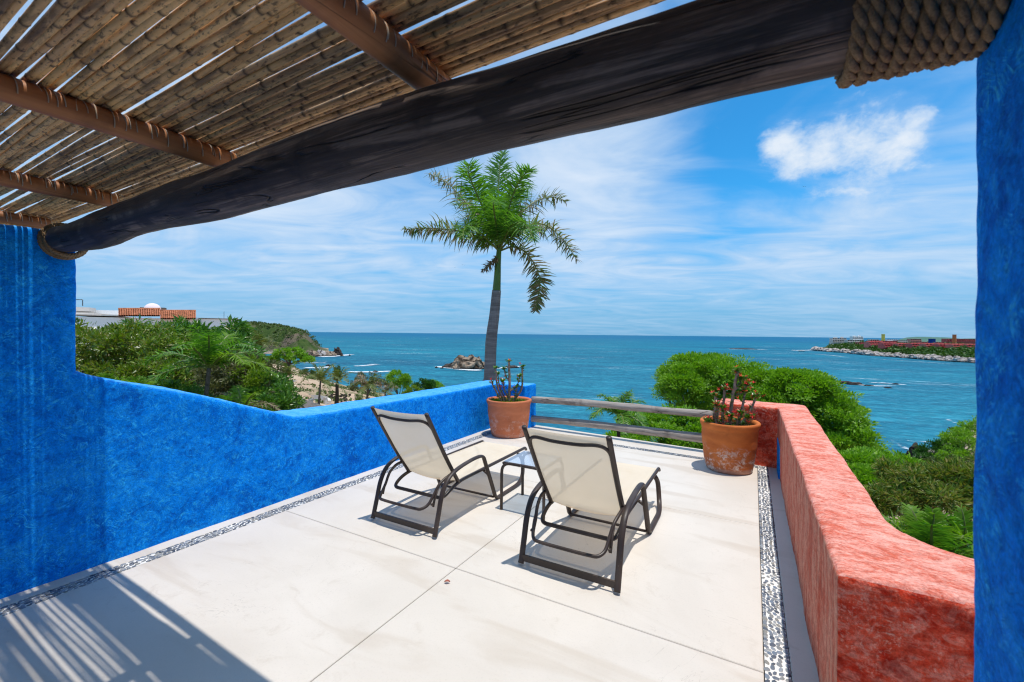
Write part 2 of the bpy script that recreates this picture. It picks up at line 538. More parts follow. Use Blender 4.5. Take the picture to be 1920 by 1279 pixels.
def bamboo_mat():
    m, g = material("dry_bamboo")
    c = g.new("ShaderNodeTexCoord", out=3)
    ob = g.new("ShaderNodeObjectInfo", out=None).outputs['Random']
    off = g.vmath('ADD', c, g.new("ShaderNodeCombineXYZ", {0: g.math('MULTIPLY', ob, 37.0), 1: g.math('MULTIPLY', ob, 11.0)}))
    st = g.noise(g.scale(off, (5.0, 90.0, 90.0)), 1.0, 5.0, 0.6, 0.2)
    bl = g.noise(g.scale(off, (4.0, 16.0, 16.0)), 1.0, 5.0, 0.65, 0.6)
    sp = g.noise(g.scale(off, (40.0, 110.0, 110.0)), 1.0, 3.0, 0.6)
    base = g.ramp(ob, [(0.0, (0.30, 0.17, 0.08)), (0.3, (0.68, 0.40, 0.155)), (0.55, (0.82, 0.52, 0.22)), (0.8, (0.54, 0.32, 0.145)), (1.0, (0.38, 0.23, 0.12))])
    col = g.mix(g.math('MULTIPLY', g.step(st, 0.35, 0.65), 0.5), base, (0.80, 0.54, 0.26))
    col = g.mix(g.math('MULTIPLY', g.step(bl, 0.47, 0.64), 0.65), col, (0.075, 0.05, 0.03))
    col = g.mix(g.math('MULTIPLY', g.step(sp, 0.55, 0.66), 0.7), col, (0.05, 0.033, 0.02))
    nd = g.new("ShaderNodeAttribute", out=2, attribute_name="node_scar")
    col = g.mix(g.math('MULTIPLY', nd, 0.9), col, (0.045, 0.028, 0.016))
    n = g.bump(g.math('ADD', st, g.math('MULTIPLY', bl, 0.8)), 0.35, 0.004)
    out(g, principled(g, col, 0.6, 0.3, n))
    return m
M['bamboo'] = bamboo_mat()

def wood(name, a, b, cdark, axis=0, sc=1.0, rough=0.65, bumpk=0.5, grey=None):
    m, g = material(name)
    c = g.new("ShaderNodeTexCoord", out=3)
    s = [38.0 * sc] * 3; s[axis] = 1.6 * sc
    st = g.noise(g.scale(c, tuple(s)), 1.0, 6.0, 0.62, 0.5)
    bl = g.noise(c, 3.2 * sc, 5.0, 0.6, 0.7)
    col = g.ramp(st, [(0.3, a), (0.7, b)])
    col = g.mix(g.math('MULTIPLY', g.step(bl, 0.5, 0.7), 0.6), col, cdark)
    if grey:
        w = g.noise(g.scale(c, tuple(x * 0.5 for x in s)), 1.0, 7.0, 0.7, 0.9)
        p = g.noise(c, 4.0 * sc, 4.0, 0.6, 0.4)
        col = g.mix(g.math('MULTIPLY', g.math('MULTIPLY', g.step(w, 0.46, 0.64), g.step(p, 0.42, 0.58)), 0.7), col, grey)
    s2 = [9.0 * sc] * 3; s2[axis] = 0.7 * sc
    cr = g.noise(g.scale(c, tuple(s2)), 1.0, 3.0, 0.5, 0.6)
    crack = g.step(g.math('ABSOLUTE', g.math('SUBTRACT', cr, 0.5)), 0.0, 0.012, 1.0, 0.0)
    pm = g.noise(c, 2.2, 2.0, 0.5)
    crack = g.math('MULTIPLY', crack, g.step(pm, 0.48, 0.58))
    col = g.mix(g.math('MULTIPLY', crack, 0.85), col, tuple(x * 0.2 for x in a))
    hb = g.math('SUBTRACT', st, g.math('MULTIPLY', crack, 2.5))
    n = g.bump(hb, bumpk, 0.006)
    out(g, principled(g, col, rough, 0.25, n))
    return m
M['beam'] = wood("stained_log", (0.034, 0.026, 0.023), (0.095, 0.070, 0.057), (0.014, 0.013, 0.016), 0, 1.0, 0.55, 0.9, grey=(0.34, 0.25, 0.19))
M['rafter'] = wood("peeled_pole", (0.30, 0.115, 0.04), (0.46, 0.20, 0.08), (0.13, 0.055, 0.025), 1, 1.0, 0.5, 0.25)
M['rail'] = wood("weathered_rail", (0.20, 0.165, 0.14), (0.46, 0.405, 0.355), (0.11, 0.085, 0.07), 0, 1.0, 0.85, 0.7)
def rope_mat():
    m, g = material("manila_rope")
    c = g.new("ShaderNodeTexCoord", out=3)
    a = g.noise(c, 160.0, 4.0, 0.65, 1.2); b = g.noise(c, 14.0, 4.0, 0.6)
    col = g.ramp(g.math('ADD', g.math('MULTIPLY', a, 0.6), g.math('MULTIPLY', b, 0.4)), [(0.3, (0.09, 0.055, 0.03)), (0.5, (0.25, 0.165, 0.09)), (0.7, (0.43, 0.30, 0.17))])
    out(g, principled(g, col, 0.9, 0.1, g.bump(a, 0.7, 0.004)))
    return m
M['rope'] = rope_mat()
M['twine'] = simple("pale_wire", (0.46, 0.38, 0.28), 0.55, 0.4, 0.15)

def metal_paint():
    m, g = material("brown_powder_coat")
    c = g.new("ShaderNodeTexCoord", out=3)
    a = g.noise(c, 7.0, 4.0, 0.6); sp = g.noise(c, 55.0, 3.0, 0.7, 0.4); big = g.noise(c, 5.0, 2.0, 0.5)
    col = g.ramp(a, [(0.3, (0.030, 0.019, 0.015)), (0.7, (0.052, 0.034, 0.026))])
    chip = g.math('MULTIPLY', g.step(sp, 0.66, 0.72), g.step(big, 0.46, 0.6))
    col = g.mix(g.math('MULTIPLY', chip, 0.8), col, (0.42, 0.35, 0.30))
    dust = g.step(g.noise(c, 3.0, 5.0, 0.6), 0.45, 0.75)
    col = g.mix(g.math('MULTIPLY', dust, 0.12), col, (0.36, 0.29, 0.24))
    out(g, principled(g, col, g.step(a, 0.2, 0.8, 0.36, 0.52), 0.45))
    return m
M['frame'] = metal_paint()
def sling_mat():
    m, g = material("beige_sling_mesh")
    c = g.new("ShaderNodeTexCoord", out=3)
    wx = g.new("ShaderNodeTexWave", {0: c, 'Scale': 60.0, 'Distortion': 0.4}, out=1, wave_type='BANDS', bands_direction='X')
    wz = g.new("ShaderNodeTexWave", {0: c, 'Scale': 60.0, 'Distortion': 0.4}, out=1, wave_type='BANDS', bands_direction='Z')
    k = g.math('MULTIPLY', g.math('ADD', wx, wz), 0.5)
    soil = g.noise(c, 3.0, 4.0, 0.6)
    col = g.ramp(soil, [(0.3, (0.86, 0.76, 0.61)), (0.7, (0.92, 0.84, 0.71))])
    col = g.mix(g.math('MULTIPLY', k, 0.10), col, (0.60, 0.50, 0.36))
    dif = g.new("ShaderNodeBsdfDiffuse", {0: col, 1: 0.5})
    tr = g.new("ShaderNodeBsdfTranslucent", {0: (0.95, 0.76, 0.52)})
    a = g.new("ShaderNodeMixShader", {0: 0.36, 1: dif, 2: tr})
    tp = g.new("ShaderNodeBsdfTransparent", {0: (1.0, 0.92, 0.80)})
    out(g, g.new("ShaderNodeMixShader", {0: 0.12, 1: a, 2: tp}))
    return m
M['sling'] = sling_mat()
def glass_mat(name, tint=(0.90, 0.96, 1.0)):
    m, g = material(name)
    fr = g.new("ShaderNodeFresnel", {0: 1.5})
    tp = g.new("ShaderNodeBsdfTransparent", {0: tint})
    gl = g.new("ShaderNodeBsdfGlossy", {0: (1, 1, 1), 'Roughness': 0.04})
    tp = g.new("ShaderNodeMixShader", {0: 0.22, 1: tp, 2: g.new("ShaderNodeBsdfDiffuse", {0: (0.62, 0.70, 0.82)})})  # pale blue diffuse share painted in for the sky reflected by the pane
    out(g, g.new("ShaderNodeMixShader", {0: g.math('MULTIPLY', fr, g.math('SUBTRACT', 1.0, g.new('ShaderNodeNewGeometry', out=None).outputs['Backfacing'])), 1: tp, 2: gl}))
    return m
M['glass'] = glass_mat("table_glass", (0.84, 0.90, 0.97))

def terracotta(name, base, deep, stain, stain_h):
    m, g = material(name)
    c = g.new("ShaderNodeTexCoord", out=3)
    z = g.new("ShaderNodeSeparateXYZ", {0: c}, out=2)
    a = g.noise(g.scale(c, (3.0, 3.0, 9.0)), 1.0, 5.0, 0.6, 0.4)
    sp = g.noise(c, 26.0, 7.0, 0.72, 0.6)
    pt = g.noise(g.scale(c, (7.0, 7.0, 10.0)), 1.0, 4.0, 0.6, 0.5)
    col = g.ramp(a, [(0.3, deep), (0.7, base)])
    lim = g.math('MULTIPLY', g.step(z, stain_h + 0.10, stain_h - 0.12), g.step(pt, 0.46, 0.62))
    col = g.mix(g.math('MULTIPLY', g.math('MULTIPLY', lim, g.step(sp, 0.42, 0.56)), stain), col, (0.66, 0.58, 0.52))
    low = g.step(g.math('ADD', z, g.math('MULTIPLY', pt, 0.05)), 0.095, 0.06)
    col = g.mix(g.math('MULTIPLY', low, 0.55 * stain), col, (0.42, 0.36, 0.33))
    low_brown = g.math('MULTIPLY', g.step(g.math('ADD', z, g.math('MULTIPLY', pt, 0.10)), stain_h + 0.06, stain_h - 0.03), 0.45 * stain)  # browner towards the foot of the pot
    col = g.mix(g.math('MULTIPLY', low_brown, g.step(sp, 0.62, 0.40)), col, (0.26, 0.10, 0.05))
    dk = g.math('MULTIPLY', g.step(g.noise(c, 5.0, 5.0, 0.6), 0.52, 0.72), 0.35)
    col = g.mix(dk, col, tuple(x * 0.6 for x in deep))
    n = g.bump(g.math('ADD', sp, a), 0.3, 0.004)
    out(g, principled(g, col, 0.75, 0.25, n))
    return m
M['pot_a'] = terracotta("terracotta_orange", (0.66, 0.21, 0.09), (0.52, 0.145, 0.06), 0.35, 0.34)
M['pot_b'] = terracotta("terracotta_weathered", (0.64, 0.185, 0.040), (0.44, 0.105, 0.022), 1.0, 0.27)
M['soil'] = simple("potting_soil", (0.045, 0.03, 0.02), 0.95, 0.05, 0.4, 30, bump=0.6)
M['moss'] = simple("soil_moss", (0.10, 0.20, 0.03), 0.9, 0.1, 0.4, 30)
M['stem'] = simple("thorny_stem", (0.30, 0.195, 0.14), 0.8, 0.2, 0.4, 25, bump=0.4)
M['petal'] = simple("red_bract", (0.85, 0.02, 0.025), 0.5, 0.3, 0.25, 30)

def leaf_mat(name, cols, trans=0.35, gloss=0.25, tcol=None, rough=0.45):
    m, g = material(name)
    r = g.new("ShaderNodeNewGeometry", out=None).outputs['Random Per Island']
    n = len(cols)
    col = g.ramp(r, [(i / max(1, n - 1), c) for i, c in enumerate(cols)])
    pr = principled(g, col, rough, gloss)
    tc = g.mix(1.0, col, tcol or (1.5, 1.7, 0.6), 'MULTIPLY')
    tr = g.new("ShaderNodeBsdfTranslucent", {0: tc})
    out(g, g.new("ShaderNodeMixShader", {0: trans, 1: pr, 2: tr}))
    return m
M['lf_bush'] = leaf_mat("leaf_yellow_green", [(0.065, 0.122, 0.007), (0.130, 0.223, 0.012), (0.209, 0.288, 0.022), (0.086, 0.151, 0.012), (0.245, 0.216, 0.043), (0.144, 0.245, 0.014)], 0.24, 0.6, None, 0.32)
M['lf_mango'] = leaf_mat("leaf_glossy_long", [(0.039, 0.109, 0.012), (0.066, 0.172, 0.017), (0.101, 0.234, 0.027), (0.156, 0.265, 0.031)], 0.24, 0.6, None, 0.32)
M['lf_rain'] = leaf_mat("leaf_feathery", [(0.095, 0.224, 0.011), (0.168, 0.336, 0.016), (0.246, 0.426, 0.022), (0.123, 0.269, 0.013)], 0.30, 0.4)
M['lf_dark'] = leaf_mat("leaf_dark_green", [(0.02, 0.075, 0.010), (0.035, 0.11, 0.015), (0.055, 0.14, 0.02)], 0.3)
M['lf_scrub'] = leaf_mat("leaf_scrub", [(0.05, 0.085, 0.02), (0.085, 0.12, 0.03), (0.055, 0.11, 0.018), (0.13, 0.12, 0.06), (0.075, 0.14, 0.022)], 0.25)
M['lf_wood'] = leaf_mat("leaf_coast_wood", [(0.03, 0.085, 0.015), (0.05, 0.12, 0.02), (0.08, 0.15, 0.025), (0.045, 0.10, 0.02)], 0.2)
M['lf_lime'] = leaf_mat("leaf_lime", [(0.13, 0.20, 0.012), (0.18, 0.25, 0.02), (0.10, 0.17, 0.012)], 0.4)
M['lf_olive'] = leaf_mat("leaf_olive_dry", [(0.10, 0.11, 0.04), (0.14, 0.14, 0.06), (0.08, 0.10, 0.035), (0.17, 0.14, 0.08)], 0.25)
M['lf_mangoflush'] = leaf_mat("leaf_mango_flush", [(0.038, 0.090, 0.009), (0.083, 0.158, 0.015), (0.180, 0.232, 0.030), (0.270, 0.210, 0.053), (0.135, 0.203, 0.022)], 0.3, 0.4)
M['fr_palm'] = leaf_mat("palm_leaflet", [(0.046, 0.149, 0.018), (0.092, 0.230, 0.023), (0.161, 0.322, 0.034)], 0.35, 0.45)
M['fr_brown'] = leaf_mat("palm_leaflet_scorched", [(0.040, 0.109, 0.021), (0.081, 0.149, 0.023), (0.230, 0.149, 0.092), (0.057, 0.127, 0.021), (0.299, 0.218, 0.161), (0.115, 0.196, 0.034)], 0.3, 0.35)
M['fr_coco'] = leaf_mat("coconut_leaflet", [(0.07, 0.11, 0.022), (0.11, 0.15, 0.03), (0.19, 0.17, 0.06), (0.06, 0.10, 0.02)], 0.3, 0.4)
M['fr_bright'] = leaf_mat("bright_palm_leaflet", [(0.13, 0.25, 0.018), (0.20, 0.33, 0.025), (0.10, 0.20, 0.015)], 0.42, 0.4)
M['fr_dry'] = leaf_mat("dead_palm_leaflet", [(0.25, 0.18, 0.11), (0.33, 0.26, 0.18), (0.18, 0.12, 0.075)], 0.25, 0.1, (1.1, 1.0, 0.8))
M['rachis'] = simple("leaf_stalk", (0.13, 0.17, 0.04), 0.5, 0.4, 0.2)
M['crownshaft'] = simple("green_crownshaft", (0.085, 0.17, 0.025), 0.4, 0.4, 0.25, 5)
M['bark'] = simple("grey_bark", (0.13, 0.105, 0.085), 0.9, 0.1, 0.4, 10, bump=0.6)
M['bark_dark'] = simple("dark_bark", (0.05, 0.04, 0.03), 0.9, 0.1, 0.3, 10, bump=0.5)
def palm_trunk_mat():
    m, g = material("ringed_palm_trunk")
    c = g.new("ShaderNodeTexCoord", out=3)
    w = g.noise(g.scale(c, (1.5, 1.5, 16.0)), 1.0, 4.0, 0.6, 0.3)
    f = g.noise(g.scale(c, (26.0, 26.0, 5.0)), 1.0, 5.0, 0.65)
    col = g.ramp(w, [(0.3, (0.13, 0.115, 0.115)), (0.52, (0.22, 0.20, 0.20)), (0.7, (0.30, 0.275, 0.27))])
    col = g.mix(g.math('MULTIPLY', g.step(f, 0.5, 0.7), 0.3), col, (0.10, 0.09, 0.09))
    out(g, principled(g, col, 0.85, 0.15, g.bump(w, 0.5, 0.01)))
    return m
M['palm_trunk'] = palm_trunk_mat()

# ------------------------------------------------------------------ terrace floor
SEA_Z = -30.0
floor = empty("terrace_floor", (0, 0, 0), kind='structure')
def edge_y(x): return 6.375 - 0.08 * x          # the open front edge runs slightly askew
def strip_y(x): return 5.885 - 0.055 * (x + 0.5)
def slab(poly, top, name="floor_slab", m='floor', th=0.05, bev=0.004):
    bm = bmesh.new()
    vs = [bm.verts.new((x, y, top - th)) for x, y in poly]
    f = bm.faces.new(vs)
    r = bmesh.ops.extrude_face_region(bm, geom=[f])
    bmesh.ops.translate(bm, vec=(0, 0, th), verts=[v for v in r['geom'] if isinstance(v, bmesh.types.BMVert)])
    bmesh.ops.recalc_face_normals(bm, faces=bm.faces)
    tops = [e for e in bm.edges if all(abs(v.co.z - top) < 1e-6 for v in e.verts)]
    bmesh.ops.bevel(bm, geom=tops, offset=bev, segments=1, affect='EDGES')
    me = bpy.data.meshes.new(name); bm.to_mesh(me); bm.free()
    me.materials.append(M[m])
    return obj(name, me, floor)
J = 0.0025
xs = [(-3.52, -1.70), (-1.70, 0.06)]
ysl = [(-2.6, 0.555), (0.555, 2.313), (2.313, 4.07), (4.07, None)]
for x0, x1 in xs:
    for y0, y1 in ysl:
        if y1 is None:
            poly = [(x0 + J, y0 + J), (x1 - J, y0 + J), (x1 - J, strip_y(x1)), (x0 + J, strip_y(x0))]
        else:
            poly = [(x0 + J, y0 + J), (x1 - J, y0 + J), (x1 - J, y1 - J), (x0 + J, y1 - J)]
        slab(poly, 0.0)
slab([(-3.9, -2.6), (-3.635, -2.6), (-3.635, 6.12), (-3.9, 6.14)], 0.0, "border_slab")
slab([(0.168, -2.6), (0.42, -2.6), (0.42, 5.95), (0.168, 5.965)], 0.0, "border_slab")
slab([(0.423, -2.6), (2.2, -2.6), (2.2, 2.0), (0.423, 2.0)], 0.0)
slab([(-3.632, strip_y(-3.632) + 0.115), (0.166, strip_y(0.166) + 0.115), (0.166, edge_y(0.166)), (-3.632, edge_y(-3.632))], -0.001, "border_slab")
bed = MB().box((-1.75, 1.9, -0.095), (4.35, 9.2, 0.09))
bed.box((-1.75, 1.95, -1.65), (4.3, 9.0, 3.0))
bed.obj("floor_bed", M['joint'], floor, smooth=False)

def pebbles_for(path_len, wid, sp=0.0205):
    """packed pebbles in a strip (s along, t across): random start, then pushed apart"""
    n = int(path_len * wid / (sp * sp * 0.92))
    Z = rng.uniform(0.72, 1.28, n)
    P = np.stack([rng.uniform(0, path_len, n), rng.uniform(0, wid, n)], 1)
    for it in range(36):
        o_ = np.argsort(P[:, 0]); P = P[o_]; Z = Z[o_]
        D = np.zeros_like(P)
        for k in range(1, 20):
            v = P[k:] - P[:-k]
            d = np.linalg.norm(v, axis=1) + 1e-9
            f = np.clip(0.56 * sp * (Z[k:] + Z[:-k]) - d, 0, None)[:, None] * (v / d[:, None]) * 0.28
            D[k:] += f; D[:-k] -= f
        P = P + D
        P[:, 1] = np.clip(P[:, 1], 0.0085, wid - 0.0085)
        P[:, 0] = np.clip(P[:, 0], 0.008, path_len - 0.008)
    return np.c_[P, Z].tolist()
PEB_V = None
def pebble_shape():
    bm = bmesh.new()
    bmesh.ops.create_icosphere(bm, subdivisions=1, radius=1.0)
    V = np.array([v.co[:] for v in bm.verts]); F = np.array([[v.index for v in f.verts] for f in bm.faces])
    bm.free()
    return V, F
PV, PF = pebble_shape()
peb_meshes = []
for k in range(8):
    v = PV * (1 + rng.uniform(-0.14, 0.14, (len(PV), 1)))
    peb_meshes.append(mesh_np("pebble", v, PF, True, M['pebble']))
STRIPS = [((0.062, 6.00), (0.0, -1.0), 6.6, 0.103, 1), ((-3.632, 6.10), (0.0, -1.0), 6.6, 0.108, 1), ((-3.52, strip_y(-3.52) + 0.004), (1.0, -0.055), 3.58, 0.105, 1)]
allp = []
for si, (o0, dr, L, wd, sg) in enumerate(STRIPS):
    u = np.array(dr) / np.hypot(*dr); w = np.array([-u[1], u[0]])
    for s, t, zz in pebbles_for(L, wd, 0.0275 if si != 1 else 0.0275):
        p = np.array(o0) + u * s + w * t
        a = rng.uniform(0.0160, 0.0184) * (0.45 + 0.55 * zz)
        asp = rng.uniform(0.55, 0.80)
        th = math.atan2(u[1], u[0]) + 0.9 * noise.noise(Vector((p[0] * 5, p[1] * 5, 1.0))) + rng.normal(0.0, 0.45)
        d = FW[0] * p[0] + FW[1] * p[1]
        infr = abs((R0[0] * p[0] + R0[1] * p[1]) / max(d, 0.1)) < 1.2 and d > 1.9
        allp.append((a / max(d, 0.1) if infr else 0.0, si, p, a, asp, th))
beds = []
for si, (o0, dr, L, wd, sg) in enumerate(STRIPS):
    u = np.array(dr) / np.hypot(*dr); w = np.array([-u[1], u[0]])
    o0 = np.array(o0)
    poly = [o0, o0 + u * (L + (0.0 if si == 2 else 2.0)), o0 + u * (L + (0.0 if si == 2 else 2.0)) + w * wd, o0 + w * wd]
    bm = MB().add([(p[0], p[1], -0.0022 - 0.0008 * si) for p in poly] + [(p[0], p[1], -0.05) for p in poly],
                  [(0, 1, 2, 3), (0, 4, 5, 1), (1, 5, 6, 2), (2, 6, 7, 3), (3, 7, 4, 0)])
    beds.append(bm.obj("pebble_strip", M['mortar'], floor, smooth=False))
order = sorted(range(len(allp)), key=lambda i: -allp[i][0])
single = set(order[:300])
rest = [MB() for _ in STRIPS]
for i, (key, si, p, a, asp, th) in enumerate(allp):
    hz = 0.0042
    if i in single:
        o = obj("pebble", peb_meshes[i % 8], beds[si], (p[0], p[1], -0.0022), th)
        o.scale = (a, a * asp, hz)
    else:
        v = PV * (1 + rng.uniform(-0.14, 0.14, (len(PV), 1))) * np.array([a, a * asp, hz])
        ca, sa = math.cos(th), math.sin(th)
        v = np.stack([v[:, 0] * ca - v[:, 1] * sa + p[0], v[:, 0] * sa + v[:, 1] * ca + p[1], v[:, 2] - 0.0022], 1)
        rest[si].add(v, None, PF)
for si, r in enumerate(rest):
    if r.n:
        tag(r.obj("pebbles", M['pebble'], beds[si]), kind='stuff')

# ------------------------------------------------------------------ plaster walls
def plaster(name, solids, m, voxel=0.022, smooth_n=6, lump=0.010, label=None, cat='wall'):
    """union of prisms, edges worn round, surface uneven as hand laid plaster"""
    bm = bmesh.new()
    for axis, poly, a, b in solids:
        ax = [k for k in range(3) if k != axis]
        vs = []
        for q in poly:
            c = [0, 0, 0]; c[ax[0]], c[ax[1]] = q; c[axis] = a
            vs.append(bm.verts.new(c))
        f = bm.faces.new(vs)
        r = bmesh.ops.extrude_face_region(bm, geom=[f])
        vec = [0, 0, 0]; vec[axis] = b - a
        nv = [v for v in r['geom'] if isinstance(v, bmesh.types.BMVert)]
        bmesh.ops.translate(bm, vec=vec, verts=nv)
    bmesh.ops.recalc_face_normals(bm, faces=bm.faces)
    me = bpy.data.meshes.new(name); bm.to_mesh(me); bm.free()
    o = obj(name, me)
    md = o.modifiers.new("a", 'REMESH'); md.mode = 'VOXEL'; md.voxel_size = voxel
    ms = o.modifiers.new("b", 'SMOOTH'); ms.factor = 0.5; ms.iterations = smooth_n
    dg = bpy.context.evaluated_depsgraph_get()
    dg.update()
    new = bpy.data.meshes.new_from_object(o.evaluated_get(dg))
    o.modifiers.clear()
    o.data = new
    n = len(new.vertices)
    co = np.empty(n * 3, np.float32); no = np.empty(n * 3, np.float32)
    new.vertices.foreach_get("co", co)
    new.vertex_normals.foreach_get("vector", no)
    co = co.reshape(-1, 3); no = no.reshape(-1, 3)
    h = np.array([noise.fractal(Vector(v * 2.6), 1.0, 2.0, 4) for v in co.tolist() and co]) if False else np.array([noise.fractal(Vector((v[0] * 2.6, v[1] * 2.6, v[2] * 2.6)), 1.0, 2.0, 5) for v in co.tolist()])
    h2 = np.array([noise.noise(Vector((v[0] * 19, v[1] * 19, v[2] * 19))) for v in co.tolist()])
    co = co + no * (lump * h + 0.0022 * h2)[:, None]
    new.vertices.foreach_set("co", co.astype(np.float32).ravel())
    new.polygons.foreach_set("use_smooth", np.ones(len(new.polygons), bool))
    new.materials.clear(); new.materials.append(m)
    new.update()
    return tag(o, label, cat)
XB = -3.745
side = [(-2.4, -0.5), (6.52, -0.5), (6.52, 0.722), (5.0, 0.722), (3.4, 0.735), (2.75, 0.745), (2.58, 0.755), (2.45, 0.79), (2.04, 0.945), (1.48, 1.142), (1.11, 1.25), (1.04, 1.285), (-2.4, 1.285)]
plaster("parapet_wall", [(0, side, XB, XB - 0.42), (2, [(XB - 0.3, 6.22), (-3.205, 6.20), (-3.205, 6.60), (XB - 0.42, 6.62)], -0.5, 0.715)], M['blue'],
        label="blue plastered parapet wall sloping down along the terrace beside the loungers")
plaster("tall_wall", [(0, [(-2.4, 1.0), (1.04, 1.0), (1.045, 2.10), (0.9, 2.155), (-2.4, 2.16)], XB - 0.001, XB - 0.42)], M['blue'], label="tall blue wall carrying the far roped end of the dark log beam")
xi, xo = 0.268, 0.555
fil = [(xo, 2.75)] + [(xo + 0.34 - 0.34 * math.cos(t), 2.62 - 0.34 * math.sin(t)) for t in np.linspace(0.1, 1.45, 7)] + [(1.0, 2.27), (1.9, 2.25)]
red_poly = [(xi, 1.90), (xi, 5.97), (-0.37, 6.02), (-0.37, 6.44), (0.30, 6.42), (xo + 0.02, 6.38)] + fil + [(1.9, 1.94)]
redw = plaster("red_wall", [(2, red_poly, -0.5, 0.715)], M['red'], voxel=0.018, smooth_n=4, lump=0.007, label="red plastered low wall along the right side of the terrace")
# blue painted strip in the far inner corner of the red wall
bp = MB()
ys_, zs_ = np.linspace(5.52, 5.93, 7), np.linspace(0.0, 0.36, 7)
P = np.zeros((7, 7, 3))
for i, yy in enumerate(ys_):
    for j, zz in enumerate(zs_):
        t = (yy - 5.52) / 0.41
        P[i, j] = (xi - 0.012 - 0.004 * math.sin(3 * t), yy, zz * (0.9 + 0.12 * t))
bp.grid(P)
b2 = P.copy(); b2[:, :, 0] += 0.03
bp.grid(b2[:, ::-1])
bp.grid(np.stack([P[0], b2[0]], 0)); bp.grid(np.stack([P[:, -1], b2[:, -1]], 0))
bp.obj("painted_panel", M['blue'], redw)
plaster("tall_pillar", [(0, [(-2.4, -0.4), (1.035, -0.4), (1.045, 2.27), (-2.4, 2.27)], 0.332, 0.80)], M['blue'], voxel=0.016, lump=0.006, label="tall blue pillar close up at the right edge of the view", cat='pillar')

# ------------------------------------------------------------------ pergola
perg = empty("pergola", (-1.7, 0.98, 2.13), label="bamboo pergola roof on peeled poles and a dark log beam", cat="pergola")
PO = np.array([-1.7, 0.98, 2.13])
def pg_obj(mb, name, m, parent=perg, smooth=True):
    mb.V = [v - PO for v in mb.V]
    return mb.obj(name, m, parent, smooth)
bx = [-4.05, -3.7, -3.5, -3.3, -3.1, -2.9, -2.7, -2.5, -2.3, -2.0, -1.6, -1.2, -0.8, -0.4, 0.0, 0.7]
bz = [2.105, 2.098, 2.092, 2.094, 2.104, 2.120, 2.128, 2.130, 2.126, 2.116, 2.121, 2.131, 2.130, 2.129, 2.133, 2.134]
br = [0.078, 0.078, 0.080, 0.089, 0.094, 0.088, 0.087, 0.088, 0.093, 0.097, 0.100, 0.103, 0.100, 0.095, 0.094, 0.094]
X = np.linspace(-4.05, 0.70, 190)
mb = MB()
path = np.stack([X, 0.968 + 0.012 * np.sin(X * 1.7) - 0.02 * (X < -3.2) * ((-3.2 - X)), np.interp(X, bx, bz)], 1)
mb.tube(path, np.interp(X, bx, br), sides=48)
V = mb.V[0]
ax = np.stack([V[:, 0], np.interp(V[:, 0], X, path[:, 1]), np.interp(V[:, 0], X, path[:, 2])], 1)
rad = V - ax
hh = np.array([noise.fractal(Vector((v[0] * 2.2, v[1] * 7, v[2] * 7)), 1.0, 2.0, 5) for v in V.tolist()])
h2 = np.array([noise.noise(Vector((v[0] * 5.0, v[1] * 26, v[2] * 26))) for v in V.tolist()])
mb.V[0] = ax + rad * (1 + 0.055 * hh + 0.015 * h2)[:, None]
pg_obj(mb, "beam", M['beam'])
# back beam that carries the other end of the poles
mb = MB(); X2 = np.linspace(-4.1, 0.7, 60)
mb.tube(np.stack([X2, np.full(60, -2.1), 2.13 + 0.01 * np.sin(X2 * 2)], 1), 0.095, sides=24)
pg_obj(mb, "beam", M['beam'])
RX = [0.36, -0.855, -2.05, -3.27, -4.40]
RZ = 2.300
tie = MB()
aa = np.linspace(-1.35, 0.35, 10)
tie.tube(np.stack([0.0455 * np.cos(aa), 0.004 * np.sin(aa * 1.3), 0.0455 * np.sin(-aa) + 0.0], 1), 0.0019, sides=4, cap=False)
tie_me = tie.mesh("wire_tie", M['twine'])
# bamboo culms, laid across the poles
culm_meshes = []
for k in range(10):
    L0, L1 = -5.4, 1.05
    nod, x = [], L0 + rng.uniform(0, 0.3)
    while x < L1:
        nod.append(x); x += rng.uniform(0.20, 0.36)
    xs_ = sorted(set(np.round(np.concatenate([np.array([n_ + d for n_ in nod for d in (-0.013, -0.005, 0.0, 0.005, 0.013)]), np.linspace(L0, L1, 36)]), 4)))
    xs_ = np.array([x_ for x_ in xs_ if L0 <= x_ <= L1])
    r0 = rng.uniform(0.0098, 0.0118); tap = rng.uniform(-0.0013, 0.0013)
    dn = np.min(np.abs(xs_[:, None] - np.array(nod)[None, :]), 1)
    rr = r0 + tap * (xs_ + 2) / 3 + 0.0013 * np.exp(-(dn / 0.006) ** 2)
    ph = rng.uniform(0, 6.28, 4)
    wy = 0.0042 * np.sin(xs_ * 1.6 + ph[0]) + 0.0034 * np.sin(xs_ * 3.7 + ph[1])
    wz = 0.004 * np.sin(xs_ * 1.7 + ph[2])
    mb = MB().tube(np.stack([xs_, wy, wz], 1), rr, sides=8)
    me = mb.mesh("culm", M['bamboo'])
    sc = np.exp(-(dn / 0.007) ** 2)
    va = np.repeat(sc, 8)
    attr(me, "node_scar", np.concatenate([va, [0.5, 0.5]]))
    culm_meshes.append(me)
y = 1.072
ci = 0
culm_y = []
while y > -2.5:
    culm_y.append(y)
    o = obj("culm", culm_meshes[int(rng.integers(10))], perg, (0.0 - PO[0] + rng.uniform(-0.15, 0.12), y - PO[1], RZ + 0.0545 - PO[2] + rng.uniform(-0.002, 0.003)))
    o.rotation_euler = (rng.uniform(0, 6.28), 0, -0.019 * ss(y, 0.2, 0.95) + rng.normal(0, 0.0015))
    y -= (0.0180 if y > 0.85 else 0.0191) + abs(rng.normal(0, 0.0012)) + (0.006 if (rng.random() < 0.03 and y < 0.85) else 0.0)
